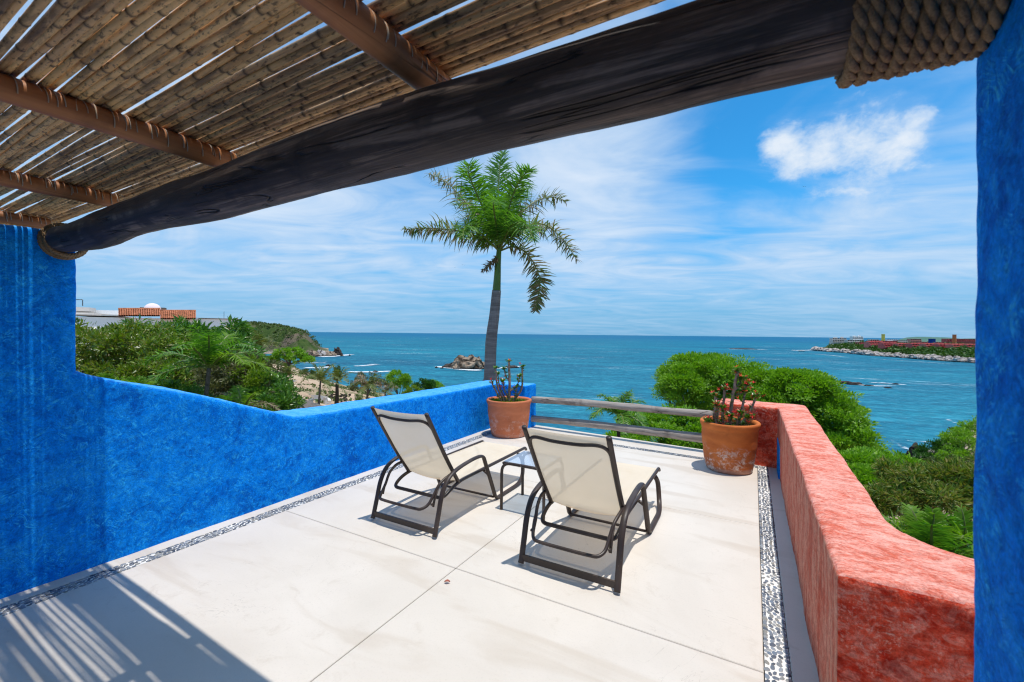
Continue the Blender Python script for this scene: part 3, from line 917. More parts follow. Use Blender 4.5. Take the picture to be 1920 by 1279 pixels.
for i, rx in enumerate(RX):
    Y = np.linspace(-2.4, 1.075, 40)
    mb = MB()
    ph = rng.uniform(0, 6)
    mb.tube(np.stack([rx + 0.006 * np.sin(Y * 1.4 + ph), Y, RZ + 0.004 * np.sin(Y * 2 + ph)], 1), 0.042 + 0.003 * np.sin(Y * 1.1 + ph), sides=20)
    r_ = pg_obj(mb, "rafter", M['rafter'])
    for yy in culm_y[::2] + culm_y[1::5]:
        if yy < -0.4 or rng.random() < 0.06: continue
        t = obj("wire_tie", tie_me, r_, (rx + 0.006 * math.sin(yy * 1.4 + ph) - PO[0], yy + 0.017 - PO[1] + rng.normal(0, 0.003), RZ - PO[2]))
        t.rotation_euler = (0, rng.normal(0, 0.15), rng.normal(0, 0.22))
# rope bindings at both ends of the beam
def rope_ring(mb, x, yc, zc, R, rr=0.0118, twist=9, ph=0.0, slant=0.0, n=150):
    t = np.linspace(0, 2 * math.pi, n, endpoint=False)
    for s in range(3):
        a = twist * t + s * 2.0944 + ph
        k = 0.0062
        rad_ = R + k * np.cos(a)
        P = np.stack([x + slant * np.cos(t) + k * np.sin(a), yc + rad_ * np.cos(t), zc + rad_ * np.sin(t)], 1)
        mb.tube(P, rr * 0.60, sides=6, closed=True)
mb = MB()
for k in range(9):
    rope_ring(mb, 0.150 + 0.0212 * k, 0.985, 2.134, 0.1045 + 0.0015 * math.sin(k * 2.2), ph=k * 1.3, slant=0.004 * math.sin(k))
pg_obj(mb, "rope_binding", M['rope'])
mb = MB()
for k in range(4):
    rope_ring(mb, -3.735 + 0.020 * k, 0.975, 2.092, 0.0885 + (0.012 if k in (0, 1) else 0.0), ph=k, slant=0.012, twist=12, n=110)
pg_obj(mb, "rope_binding", M['rope'])

# ------------------------------------------------------------------ rail at the open front
def rail(name, a, b, r0, r1, label):
    n = 40
    t = np.linspace(0, 1, n)
    P = np.array(a)[None] * (1 - t)[:, None] + np.array(b)[None] * t[:, None]
    P[:, 2] += 0.008 * np.sin(t * 7 + r0 * 90) ; P[:, 1] += 0.006 * np.sin(t * 5)
    mb = MB().tube(P, r0 + (r1 - r0) * t + 0.002 * np.sin(t * 23), sides=20)
    V = mb.V[0]
    h = np.array([noise.fractal(Vector((v[0] * 3, v[1] * 14, v[2] * 14)), 1.0, 2.0, 4) for v in V.tolist()])
    mb.V[0] = V + h[:, None] * 0.004
    return tag(mb.obj(name, M['rail']), label, 'rail')
rail("upper_rail", (-3.35, 6.46, 0.462), (-0.28, 6.30, 0.515), 0.056, 0.047, "grey weathered log rail, upper of the two across the open terrace edge")
rail("lower_rail", (-3.35, 6.46, 0.148), (-0.28, 6.30, 0.190), 0.052, 0.062, "grey weathered log rail, lower of the two just above the floor edge")

# ------------------------------------------------------------------ loungers
def lounger(loc, label, rz=0.0, first=None):
    root = empty("sun_lounger", loc, rz, label, "sun lounger", "sun loungers on the terrace")
    if first is not None:
        for ch in first.children:
            c = ch.copy(); link(c, root)
            for gch in ch.children:
                d = gch.copy(); link(d, c)
        return root
    for sx in (-1, 1):
        pts = [(0, 0.0), (0.045, 0.16), (0.085, 0.30), (0.155, 0.40), (0.27, 0.448), (0.46, 0.472), (0.60, 0.474), (0.665, 0.455), (0.70, 0.395), (0.80, 0.20), (0.875, 0.045)]
        P = spline([(0, *p) for p in pts], 5)
        loop = bendpath([(0, 0.875, 0.045), (0, 0.905, 0.014), (0, 1.34, 0.018), (-0.03, 1.49, 0.06), (-0.045, 1.505, 0.22), (-0.058, 1.43, 0.292)], 0.09, 6)
        P = np.concatenate([P, loop[1:]])
        P[:, 0] = P[:, 0] * sx + sx * 0.325
        P[:, 2] = np.maximum(P[:, 2], 0.014)
        MB().tube(P, 0.0135, sides=12, flat=1.55).obj("side_frame", M['frame'], root)
        # short bracket that ties the seat rail to the arm
        MB().tube([(sx * 0.318, 0.765, 0.27), (sx * 0.268, 0.765, 0.30)], 0.012, 8).obj("bracket", M['frame'], root)
        Pb = spline([(sx * 0.272, 0.375, 0.305), (sx * 0.276, 0.20, 0.55), (sx * 0.279, 0.06, 0.765), (sx * 0.282, -0.055, 0.945)], 6)
        MB().tube(Pb, 0.0145, sides=10, flat=1.25).obj("back_rail", M['frame'], root)
        rk = MB()
        rk.tube([(sx * 0.266, 0.055, 0.21), (sx * 0.266, 0.075, 0.275), (sx * 0.266, 0.125, 0.355)], 0.011, 8, flat=0.6)
        rk.box((sx * 0.266, 0.045, 0.235), (0.012, 0.03, 0.012))
        rk.obj("rack", M['frame'], root)
    # seat frame: one tube bent round the back
    P = bendpath([(0.272, 1.60, 0.300), (0.272, 1.575, 0.325), (0.272, 0.40, 0.316), (0.275, 0.27, 0.285), (0.262, 0.175, 0.235), (-0.262, 0.175, 0.235), (-0.275, 0.27, 0.285), (-0.272, 0.40, 0.316), (-0.272, 1.575, 0.325), (-0.272, 1.60, 0.300)], 0.085, 7)
    MB().tube(P, 0.0145, sides=10).obj("seat_frame", M['frame'], root)
    # crossbar between the rear feet
    cb = MB().box((0, 0.012, 0.05), (0.632, 0.014, 0.042)); cb.obj("crossbar", M['frame'], root, smooth=False)
    MB().tube([(-0.315, 0.865, 0.035), (0.315, 0.865, 0.035)], 0.011, 8).obj("front_crossbar", M['frame'], root)
    # brace behind the top of the back
    P = spline([(-0.276, 0.06, 0.775), (-0.262, 0.000, 0.850), (-0.21, -0.032, 0.880), (-0.10, -0.038, 0.872), (0.0, -0.040, 0.870), (0.10, -0.038, 0.872), (0.21, -0.032, 0.880), (0.262, 0.000, 0.850), (0.276, 0.06, 0.775)], 6)
    MB().tube(P, 0.0115, sides=10).obj("back_brace", M['frame'], root)
    # bail that props the back
    P = spline([(0.285, 0.31, 0.415), (0.283, 0.22, 0.405), (0.268, 0.13, 0.365), (0.255, 0.075, 0.295), (0.245, 0.02, 0.235), (0.215, -0.025, 0.212), (0.16, -0.035, 0.208), (0.0, -0.037, 0.207),
                (-0.16, -0.035, 0.208), (-0.215, -0.025, 0.212), (-0.245, 0.02, 0.235), (-0.255, 0.075, 0.295), (-0.268, 0.13, 0.365), (-0.283, 0.22, 0.405), (-0.285, 0.31, 0.415)], 6)
    MB().tube(P, 0.0115, sides=10).obj("back_support", M['frame'], root)
    # slings
    n, m = 30, 14
    P = np.zeros((n, m, 3))
    for i, t in enumerate(np.linspace(0, 1, n)):
        for j, s in enumerate(np.linspace(-1, 1, m)):
            c = 1 - s * s
            P[i, j] = (s * 0.268, 0.36 + 1.215 * t, 0.322 + 0.004 * math.sin(t * 3) - 0.020 * c * min(1, 6 * t, 6 * (1 - t)))
    MB().grid(P).obj("seat_sling", M['sling'], root)
    bp_ = spline([(0.365, 0.325), (0.20, 0.55), (0.06, 0.765), (-0.052, 0.940)], 9)
    P = np.zeros((len(bp_), m, 3))
    for i, (yy, zz) in enumerate(bp_):
        t = i / (len(bp_) - 1)
        for j, s in enumerate(np.linspace(-1, 1, m)):
            c = (1 - s * s) * min(1, 5 * (1 - t), 4 * t + 0.3)
            P[i, j] = (s * (0.268 + 0.010 * t), yy - 0.014 * c, zz - 0.018 * c - (0.012 * (1 - s * s) if t > 0.99 else 0) - (0.022 * (1 - s * s) if t < 0.02 else 0))
    MB().grid(P).obj("back_sling", M['sling'], root)
    return root
L1 = lounger((-1.02, 2.560, 0.0), "beige mesh sun lounger nearer the camera, standing right of the small glass table")
lounger((-2.405, 2.556, 0.0), "beige mesh sun lounger beside the blue parapet wall, left of the small glass table", first=L1)

# ------------------------------------------------------------------ side table
tb = empty("side_table", (-1.72, 3.485, 0), 0, "small glass topped side table with brown bent tube legs between the loungers", "side table")
for sy in (-1, 1):
    P = bendpath([(-0.205, sy * 0.20, 0.0), (-0.205, sy * 0.20, 0.415), (0.205, sy * 0.20, 0.415), (0.205, sy * 0.20, 0.0)], 0.09, 7)
    MB().tube(P, 0.0135, sides=10).obj("leg_frame", M['frame'], tb)
for sx in (-1, 1):
    MB().tube([(sx * 0.190, -0.20, 0.412), (sx * 0.190, 0.20, 0.412)], 0.0115, sides=8).obj("top_rail", M['frame'], tb)
gl = MB().box((0, 0, 0.4265), (0.372, 0.392, 0.006)); gl.obj("glass_top", M['glass'], tb, smooth=False)

# ------------------------------------------------------------------ flower pots
def pot(loc, rb, rt, h, m, label, rz):
    root = empty("flower_pot", loc, rz, label, "flower pot", "terracotta pots at the open terrace edge")
    t = np.linspace(0, 1, 50)
    prof = []
    prof.append((rb * 0.5, 0.0))
    for q in t:
        r = rb + (rt * 0.93 - rb) * (q ** 0.85)
        r += 0.010 * math.sin(q * 3.1)
        for gc in (0.44, 0.475, 0.51, 0.545):
            r -= 0.0055 * math.exp(-((q - gc) / 0.008) ** 2)
        if q < 0.04: r -= 0.012 * (1 - q / 0.04) ** 2
        z = q * h * 0.86
        prof.append((r, z))
    r_ = prof[-1][0]
    lip = [(r_ + 0.007, h * 0.885), (r_ + 0.014, h * 0.92), (r_ + 0.019, h * 0.95), (r_ + 0.019, h * 0.975), (r_ + 0.014, h * 0.992), (r_ + 0.008, h * 1.0), (r_ - 0.012, h * 0.995), (r_ - 0.026, h * 0.975), (r_ - 0.032, h * 0.93), (r_ - 0.034, h * 0.85)]
    prof += lip
    mb = MB().lathe(prof, 64)
    V = mb.V[0]
    k = np.array([noise.fractal(Vector((v[0] * 5, v[1] * 5, v[2] * 6 + loc[0])), 1.0, 2.0, 3) for v in V.tolist()])
    kk = np.array([noise.noise(Vector((v[0] * 1.6 + 3, v[1] * 1.6, 0.0))) for v in V.tolist()])
    d = unit(V * np.array([1, 1, 0]))
    mb.V[0] = V + d * (0.005 * k + 0.006 * kk)[:, None] + np.array([0, 0, 1]) * (kk * 0.012 * (V[:, 2] / h))[:, None]
    mb.obj("pot_body", M[m], root)
    # soil and moss
    rs = r_ - 0.026
    n, q = 12, 40
    P = np.zeros((n, q + 1, 3))
    for i, rr in enumerate(np.linspace(0.0, rs, n)):
        for j, a in enumerate(np.linspace(0, 2 * math.pi, q + 1)):
            x, y_ = rr * math.cos(a), rr * math.sin(a)
            P[i, j] = (x, y_, h * 0.90 + 0.02 * (1 - rr / rs) + 0.008 * noise.noise(Vector((x * 14, y_ * 14, loc[0] * 3))))
    MB().grid(P[:, ::-1]).obj("soil", M['soil'], root)
    return root, h * 0.9, rs
def leaf_quads(C, A, Nn, L, Wd, fold=0.25, bend=0.0):
    """one pointed leaf per row: base C, axis A, face normal Nn, length L, width Wd -> V (n*4,3), F (n*2,3)"""
    C = np.asarray(C, float); A = unit(A); B = unit(np.cross(Nn, A)); Nn = np.cross(A, B)
    L = np.broadcast_to(L, (len(C),))[:, None]; Wd = np.broadcast_to(Wd, (len(C),))[:, None]
    mid = C + A * L * 0.45
    l = mid + B * Wd * 0.5 + Nn * Wd * fold
    r = mid - B * Wd * 0.5 + Nn * Wd * fold
    tip = C + A * L - Nn * L * bend
    V = np.stack([C, r, tip, l], 1).reshape(-1, 3)
    i = np.arange(len(C))[:, None] * 4
    F = np.concatenate([i + np.array([[0, 1, 2]]), i + np.array([[0, 2, 3]])], 0)
    return V, F
# a small two-bract flower, shared by both plants
fb = MB()
for k in range(4):
    a = k * math.pi / 2 + 0.3
    for sgn in (0.0,):
        pts = []
        for u in np.linspace(-1, 1, 5):
            for w in np.linspace(0, 1, 4):
                ang = a + u * 0.55 * math.sin(math.pi * min(w + 0.15, 1) ** 0.7)
                pts.append((0.017 * w * math.cos(ang), 0.017 * w * math.sin(ang), 0.004 * w + 0.004 * (1 - u * u) * w))
        fb.grid(np.array(pts).reshape(5, 4, 3))
flower_me = fb.mesh("flower", M['petal'])
def crown_of_thorns(loc, z0, stems, nflow, leaf_n, label, rad):
    root = empty("potted_plant", (loc[0], loc[1], z0 - 0.03), 0, label, "plant", "thorny flowering plants in the pots")
    tips = []
    for (base, tip, bulge, r) in stems:
        b = np.array(base, float); t = np.array(tip, float)
        mid = (b + t) / 2 + np.array(bulge, float)
        P = spline([b, mid, t], 9)
        P += np.array([[0.006 * noise.noise(Vector((p[2] * 18, i * 0.1, r * 900))), 0.006 * noise.noise(Vector((i * 0.1, p[2] * 18, r * 500))), 0] for i, p in enumerate(P)])
        r = r * 1.25
        mb = MB().tube(P, np.linspace(r, r * 0.72, len(P)), sides=8)
        # thorns
        for i in range(2, len(P) - 1):
            for q in range(3):
                a = rng.uniform(0, 6.28); d = unit(np.array([math.cos(a), math.sin(a), 0.3]))
                p0 = P[i] + d * r * 0.7; p1 = P[i] + d * (r + 0.013)
                s = np.array([0.002, 0, 0]); s2 = np.array([0, 0.002, 0.0])
                mb.add([p0 + s, p0 - s, p0 + s2, p1], None, [(0, 1, 3), (1, 2, 3), (2, 0, 3)])
        mb.obj("stem", M['stem'], root)
        tips.append((P[-1], P[-1] - P[-3], P))
    k = 0
    while k < nflow:
        tp, dr, P = tips[int(rng.integers(len(tips)))]
        if rng.random() < 0.6:
            c = tp + rng.normal(0, 0.024, 3) + np.array([0, 0, 0.02])
        else:
            c = P[int(rng.integers(2, len(P)))] + rng.normal(0, 0.045, 3) * [1, 1, 0.5]
        o = obj("flower", flower_me, root, c)
        o.rotation_euler = (rng.normal(0, 0.8) + 0.5, rng.normal(0, 0.6), rng.uniform(0, 6.28))
        s = rng.uniform(1.1, 1.75); o.scale = (s, s, s)
        k += 1
    C, A = [], []
    for q in range(leaf_n):
        tp, dr, P = tips[int(rng.integers(len(tips)))]
        if rng.random() < 0.55: c = tp + rng.normal(0, 0.010, 3)
        else: c = P[int(rng.integers(2, len(P)))]
        a = rng.uniform(0, 6.28)
        C.append(c); A.append((math.cos(a), math.sin(a), rng.uniform(0.1, 1.0)))
    C = np.array(C); A = unit(np.array(A))
    V, F = leaf_quads(C, A, np.array([0, 0, 1.0]) + rng.normal(0, 0.3, (len(C), 3)), rng.uniform(0.035, 0.075, len(C)), rng.uniform(0.018, 0.032, len(C)), 0.15)
    tag(obj("leaves", mesh_np("leaves", V, F, False, M['lf_mango']), root), kind='stuff')
    return root
pa, za, ra = pot((-3.265, 5.77, 0.0), 0.262, 0.352, 0.55, 'pot_a', "orange terracotta pot with moss, in the corner of the blue parapet", 0.4)
pb, zb, rb_ = pot((-0.235, 5.63, 0.0), 0.238, 0.318, 0.565, 'pot_b', "weathered terracotta pot with white lime stains, in the corner of the red wall", 1.2)
# moss tufts on the first pot's soil
C = np.stack([rng.uniform(-1, 1, 900), rng.uniform(-1, 1, 900), np.zeros(900)], 1)
C = C[(C[:, 0] ** 2 + C[:, 1] ** 2) < 0.95] * np.array([ra, ra, 0]) + np.array([0, 0, za + 0.008])
A = unit(np.stack([rng.normal(0, 0.7, len(C)), rng.normal(0, 0.7, len(C)), np.ones(len(C))], 1))
V, F = leaf_quads(C, A, rng.normal(0, 1, (len(C), 3)), rng.uniform(0.02, 0.045, len(C)), 0.018, 0.1)
tag(obj("ground_cover", mesh_np("ground_cover", V, F, False, M['lf_lime']), pa), kind='stuff')
C = np.stack([rng.uniform(-1, 1, 260), rng.uniform(-1, 1, 260), np.zeros(260)], 1)
C = C[(C[:, 0] ** 2 + C[:, 1] ** 2) < 0.95] * np.array([rb_, rb_, 0]) + np.array([0, 0, zb + 0.006])
A = unit(np.stack([rng.normal(0, 0.7, len(C)), rng.normal(0, 0.7, len(C)), np.ones(len(C))], 1))
V, F = leaf_quads(C, A, rng.normal(0, 1, (len(C), 3)), rng.uniform(0.015, 0.035, len(C)), 0.014, 0.1)
tag(obj("ground_cover", mesh_np("ground_cover", V, F, False, M['lf_dark']), pb), kind='stuff')
def sx(px, py, d0, base):       # offset in the plane across the view, metres
    return None
def R(a, b, c): return (a * R0[0] + c * FW[0], a * R0[1] + c * FW[1], b)
crown_of_thorns((-3.265, 5.77), za, [
    (R(0.00, 0, 0), R(-0.01, 0.66, 0.0), R(0.01, 0, 0.01), 0.019),
    (R(0.02, 0, 0.02), R(0.20, 0.58, 0.03), R(0.075, -0.06, 0.0), 0.014),
    (R(-0.05, 0, 0), R(-0.21, 0.55, 0.02), R(-0.045, -0.02, 0.0), 0.013),
    (R(-0.09, 0, -0.03), R(-0.27, 0.34, -0.04), R(0.0, 0, 0.0), 0.012),
    (R(-0.03, 0.02, 0.04), R(-0.18, 0.45, 0.10), R(-0.03, 0, 0.0), 0.011),
    (R(0.01, 0.20, 0), R(0.16, 0.44, -0.05), R(0.03, -0.03, 0.0), 0.009),
    (R(-0.02, 0.10, 0.0), R(-0.10, 0.36, -0.06), R(-0.01, 0, 0.0), 0.009),
    (R(0.0, 0.36, 0.0), R(-0.08, 0.54, 0.02), R(-0.02, 0, 0.0), 0.008),
    (R(0.05, 0.02, -0.04), R(0.12, 0.28, -0.06), R(0.01, 0, 0.0), 0.009)], 20, 480,
    "thorny stemmed plant with few red flowers in the pot by the blue wall", 0.3)
crown_of_thorns((-0.235, 5.63), zb, [
    (R(0.00, 0, 0), R(0.09, 0.66, 0.0), R(-0.01, 0, 0), 0.017),
    (R(-0.06, 0, 0.02), R(-0.04, 0.45, 0.03), R(-0.01, 0, 0.0), 0.014),
    (R(-0.14, 0, 0.0), R(-0.16, 0.37, 0.02), R(0.01, 0, 0.0), 0.015),
    (R(0.07, 0, -0.03), R(0.17, 0.42, -0.02), R(0.01, 0, 0.0), 0.013),
    (R(0.10, 0, 0.04), R(0.33, 0.36, 0.04), R(0.03, -0.03, 0.0), 0.013),
    (R(0.03, 0.36, 0.0), R(0.22, 0.50, 0.02), R(0.02, -0.02, 0.0), 0.009),
    (R(0.05, 0.42, 0.0), R(0.13, 0.58, -0.03), R(0.01, 0, 0.0), 0.008),
    (R(-0.16, 0, -0.05), R(-0.20, 0.28, -0.08), R(-0.02, 0, 0.0), 0.014),
    (R(-0.10, 0, -0.06), R(-0.13, 0.25, -0.10), R(0.0, 0, 0.0), 0.012),
    (R(-0.20, 0, -0.04), R(-0.29, 0.10, -0.08), R(0.0, 0.02, 0.0), 0.008),
    (R(0.02, 0, -0.10), R(0.05, 0.20, -0.15), R(0.0, 0.02, 0.0), 0.008),
    (R(0.08, 0, -0.10), R(0.16, 0.16, -0.15), R(0.0, 0.02, 0.0), 0.008),
    (R(-0.04, 0, -0.12), R(-0.08, 0.17, -0.17), R(0.0, 0.02, 0.0), 0.008)], 110, 1050,
    "thorny stemmed plant with many red flowers in the pot by the red wall", 0.3)

# a dry curled leaf on the floor
n = 9
P = np.zeros((n, 5, 3))
for i, t in enumerate(np.linspace(0, 1, n)):
    for j, s in enumerate(np.linspace(-1, 1, 5)):
        w = 0.011 * math.sin(math.pi * (0.06 + 0.9 * t))
        P[i, j] = (0.036 * t - 0.018, s * w, 0.004 + 0.007 * abs(s) ** 1.5 + 0.006 * math.sin(3 * t))
M['fallen'] = simple("dry_red_leaf", (0.38, 0.11, 0.07), 0.7, 0.2, 0.4, 60)
tag(obj("fallen_leaf", MB().grid(P).mesh("fallen_leaf", M['fallen']), None, (-1.64, 2.145, 0.002), 0.5), "small dry red leaf lying on the pale floor by the joints", "leaf")

# ------------------------------------------------------------------ ground of the slope
CO_U = [-3.0, -1.6, -1.1, -0.70, -0.55, -0.48, -0.42, -0.32, -0.25, -0.18, -0.08, 0.05, 0.17, 0.36, 0.67, 0.84, 0.97, 1.06, 1.25, 1.6, 3.0]
CO_D = [420, 460, 480, 430, 420, 300, 235, 200, 165, 125, 75, 52, 48, 58, 80, 96, 120, 158, 230, 330, 420]
def coast(u): return np.interp(u, CO_U, CO_D)
def ground(x, y):
    """height of the land at x, y (arrays)"""
    x = np.asarray(x, float); y = np.asarray(y, float)
    l, d = cd(x, y)
    dist = np.hypot(x, y)
    dd = np.maximum(d, 0.22 * dist)
    u = np.clip(l / np.maximum(dd, 0.5), -3, 3)
    dc = coast(u)
    t = np.clip(dd / dc, 0, 1.6)
    z = SEA_Z + (30.0 - 5.2) * np.maximum(1 - t, 0.0) ** (0.85 + 1.6 * ss(u, 0.45, 0.8)) + 2.4 * ss(t, 1.02, 0.93)
    z = z - 5.0 * ss(t, 1.0, 1.12)
    z = np.where(d < 0.5, np.maximum(z, SEA_Z + 24.8), z)
    return z
def ground1(x, y):
    return float(ground(np.array([x]), np.array([y]))[0])
def land_mesh():
    az = np.linspace(math.radians(-128), math.radians(128), 300)
    rr = np.concatenate([np.linspace(3.0, 60, 44), np.geomspace(63, 640, 70)])
    A, Rr = np.meshgrid(az, rr, indexing='ij')
    l, d = np.sin(A) * Rr, np.cos(A) * Rr
    x = l * R0[0] + d * FW[0]; y = l * R0[1] + d * FW[1]
    z = ground(x, y)
    nz = np.array([noise.fractal(Vector((a * 0.045, b * 0.045, 0.0)), 1.0, 2.0, 5) for a, b in zip(x.ravel(), y.ravel())]).reshape(x.shape)
    z = z + nz * np.clip(Rr / 60, 0.15, 1.3) * 1.1 * (z > SEA_Z - 2)
    return MB().grid(np.stack([x, y, z], -1)[::-1])
def ground_mat():
    m, g = material("dry_slope")
    c = g.new("ShaderNodeTexCoord", out=3)
    a = g.noise(c, 0.045, 6.0, 0.6, 0.6); b = g.noise(c, 0.35, 6.0, 0.65); f = g.noise(c, 2.5, 5.0, 0.65)
    col = g.ramp(b, [(0.3, (0.34, 0.23, 0.15)), (0.55, (0.52, 0.38, 0.26)), (0.75, (0.66, 0.54, 0.40))])
    gr = g.ramp(f, [(0.3, (0.06, 0.075, 0.02)), (0.7, (0.15, 0.15, 0.06))])
    k = g.step(g.math('ADD', a, g.math('MULTIPLY', b, 0.35)), 0.66, 0.80)
    col = g.mix(k, col, gr)
    z = g.new("ShaderNodeSeparateXYZ", {0: c}, out=2)
    rk = g.ramp(f, [(0.3, (0.20, 0.16, 0.13)), (0.7, (0.46, 0.40, 0.34))])
    col = g.mix(g.step(z, -25.5, -28.0), col, rk)
    out(g, principled(g, col, 0.95, 0.1, g.bump(g.math('ADD', b, g.math('MULTIPLY', f, 0.5)), 0.8, 0.4)))
    return m
M['ground'] = ground_mat()
tag(land_mesh().obj("ground", M['ground']), kind='structure')

# ------------------------------------------------------------------ sea
def sea_mat():
    m, g = material("sea_water")
    c = g.new("ShaderNodeTexCoord", out=3)
    # wind from the open sea: crests run across the view
    q = g.scale(c, (1, 1, 1), rot=(0, 0, -YAW + 0.25))
    chop = g.math('ADD', g.math('MULTIPLY', g.noise(g.scale(q, (0.055, 0.15, 0.1)), 1.0, 6.0, 0.66, 0.5), 0.45), g.math('MULTIPLY', g.noise(g.scale(q, (0.24, 0.30, 0.1)), 1.0, 5.0, 0.68, 0.6), 0.55))
    swell = g.noise(g.scale(q, (0.010, 0.035, 0.1)), 1.0, 4.0, 0.55, 0.3)
    band = g.noise(g.scale(q, (0.0016, 0.0075, 0.1)), 1.0, 5.0, 0.6, 0.8)
    deep = g.noise(g.scale(q, (0.0022, 0.0026, 0.1)), 1.0, 3.0, 0.5, 0.4)
    tone = g.math('ADD', g.math('MULTIPLY', band, 0.6), g.math('MULTIPLY', swell, 0.4))
    col = g.ramp(tone, [(0.36, (0.001, 0.060, 0.115)), (0.50, (0.003, 0.115, 0.18)), (0.64, (0.008, 0.185, 0.25))])
    # water gets bluer and deeper away from the shore
    ln = g.vmath('LENGTH', c, out=1)
    far = g.step(ln, 500.0, 5200.0)
    col = g.mix(far, col, g.mix(tone, (0.001, 0.070, 0.165), (0.003, 0.115, 0.235)))
    cc = g.step(chop, 0.48, 0.66)
    col = g.mix(g.math('MULTIPLY', cc, g.math('SUBTRACT', 0.5, g.math('MULTIPLY', far, 0.25))), col, (0.05, 0.36, 0.48))
    cd_ = g.step(chop, 0.51, 0.38)
    col = g.mix(g.math('MULTIPLY', cd_, 0.62), col, (0.001, 0.055, 0.10))
    # whitecaps and foam streaks drawn out by the wind
    wc = g.noise(g.scale(q, (0.035, 0.16, 0.1), loc=(3, 5, 0)), 1.0, 8.0, 0.74, 0.5)
    wm = g.noise(g.scale(q, (0.004, 0.006, 0.1)), 1.0, 3.0, 0.5)
    caps = g.math('MULTIPLY', g.step(wc, 0.665, 0.72), g.step(wm, 0.40, 0.60))
    st = g.noise(g.scale(c, (0.006, 0.075, 0.1), rot=(0, 0, 0.55)), 1.0, 5.0, 0.6, 0.9)
    ln_ = g.step(g.math('ABSOLUTE', g.math('SUBTRACT', st, 0.5)), 0.0, 0.016, 1.0, 0.0)
    sm = g.noise(g.scale(c, (0.007, 0.009, 0.1), loc=(40, 10, 0)), 1.0, 4.0, 0.6)
    streak = g.math('MULTIPLY', g.math('MULTIPLY', ln_, g.step(sm, 0.52, 0.66)), g.step(chop, 0.35, 0.62))
    foam = g.math('MAXIMUM', g.math('MULTIPLY', caps, 0.7), g.math('MULTIPLY', streak, 0.75))
    foam = g.math('MULTIPLY', foam, g.math('SUBTRACT', 1.0, g.math('MULTIPLY', far, 0.9)))
    col = g.mix(foam, col, (0.75, 0.80, 0.82))
    hb = g.math('ADD', g.math('MULTIPLY', chop, 1.0), g.math('MULTIPLY', swell, 1.6))
    n = g.bump(hb, 0.9, 3.0)
    dif = g.new("ShaderNodeBsdfDiffuse", {0: col, 1: 0.0})
    gl = g.new("ShaderNodeBsdfGlossy", {0: (0.55, 0.9, 1.0), 'Roughness': 0.30, 'Normal': n})
    fr = g.new("ShaderNodeFresnel", {0: 1.33, 1: n})
    k = g.math('MULTIPLY', g.math('MINIMUM', fr, 0.42), 0.34)
    k = g.math('MULTIPLY', k, g.math('SUBTRACT', 1.0, foam))
    out(g, g.new("ShaderNodeMixShader", {0: k, 1: dif, 2: gl}))
    return m
M['sea'] = sea_mat()
az = np.linspace(-math.pi, math.pi, 97)
rr = np.concatenate([[1.0], np.geomspace(20, 52000, 60)])
A_, R_ = np.meshgrid(az, rr, indexing='ij')
tag(MB().grid(np.stack([np.sin(A_) * R_, np.cos(A_) * R_, np.full_like(A_, SEA_Z)], -1)).obj("sea", M['sea']), kind='structure')

def foam_mat():
    m, g = material("surf_foam")
    c = g.new("ShaderNodeTexCoord", out=3)
    q = g.scale(c, (1, 1, 1), rot=(0, 0, -YAW))
    a = g.noise(g.scale(q, (0.10, 0.28, 0.1)), 1.0, 8.0, 0.74, 1.4)
    f = g.new("ShaderNodeAttribute", out=2, attribute_name="foam")
    k = g.step(g.math('ADD', g.math('MULTIPLY', a, 1.9), f), 1.42, 1.86)
    dif = g.new("ShaderNodeBsdfDiffuse", {0: (0.74, 0.78, 0.80)})
    tp = g.new("ShaderNodeBsdfTransparent")
    out(g, g.new("ShaderNodeMixShader", {0: k, 1: tp, 2: dif}))
    return m
M['foam'] = foam_mat()
def surf(pts, w, k=1.0):
    """breaking water along a line on the sea surface"""
    P = np.array([on_z(px, py, SEA_Z)[:2] for px, py in pts])
    P = spline(np.c_[P, np.zeros(len(P))], 10)[:, :2]
    n = len(P)
    T = np.gradient(P, axis=0); T = unit(T); Nn = np.stack([-T[:, 1], T[:, 0]], 1)
    ts = np.linspace(-1, 1, 13)
    grid = np.zeros((n, 13, 3)); fo = np.zeros((n, 13))
    for i in range(n):
        e = min(1.0, 5.0 * i / (n - 1), 5.0 * (n - 1 - i) / (n - 1))
        e = e * e * (3 - 2 * e)
        ww = 1.5 * w * (0.8 + 0.35 * noise.noise(Vector((P[i][0] * 0.06, P[i][1] * 0.06, 3.0))))
        for j, s in enumerate(ts):
            p = P[i] + Nn[i] * ww * s
            grid[i, j] = (p[0], p[1], SEA_Z + 0.10 + 0.25 * (1 - s * s))
            fo[i, j] = k * e * (1 - abs(s) ** 1.6)
    me = MB().grid(grid).mesh("surf", M['foam'])
    attr(me, "foam", fo.ravel())
    return tag(obj("surf", me), kind='structure')
surf([(808, 686), (840, 690), (880, 694), (915, 694)], 7.0, 0.95)
surf([(905, 692), (945, 690), (985, 686)], 7.5, 0.9)
surf([(655, 687), (685, 686), (712, 682)], 9.0, 0.75)
surf([(640, 697), (690, 698), (745, 696)], 7.0, 0.95)
surf([(560, 681), (590, 681), (618, 680)], 5.0, 0.75)
surf([(560, 690), (600, 690), (632, 687)], 7.0, 0.95)
surf([(510, 683), (530, 684), (560, 685)], 6.0, 0.8)
surf([(590, 670), (625, 668), (668, 664)], 12.0, 0.95)
surf([(1530, 713), (1580, 719), (1640, 724), (1700, 722)], 5.5, 0.70)
surf([(1620, 718), (1660, 719), (1716, 724)], 4.0, 0.7)
surf([(1352, 654.5), (1400, 655), (1450, 655.5)], 22.0, 0.8)
surf([(1462, 656.5), (1500, 657)], 16.0, 0.55)
surf([(1480, 658), (1510, 657), (1540, 656)], 18.0, 0.75)
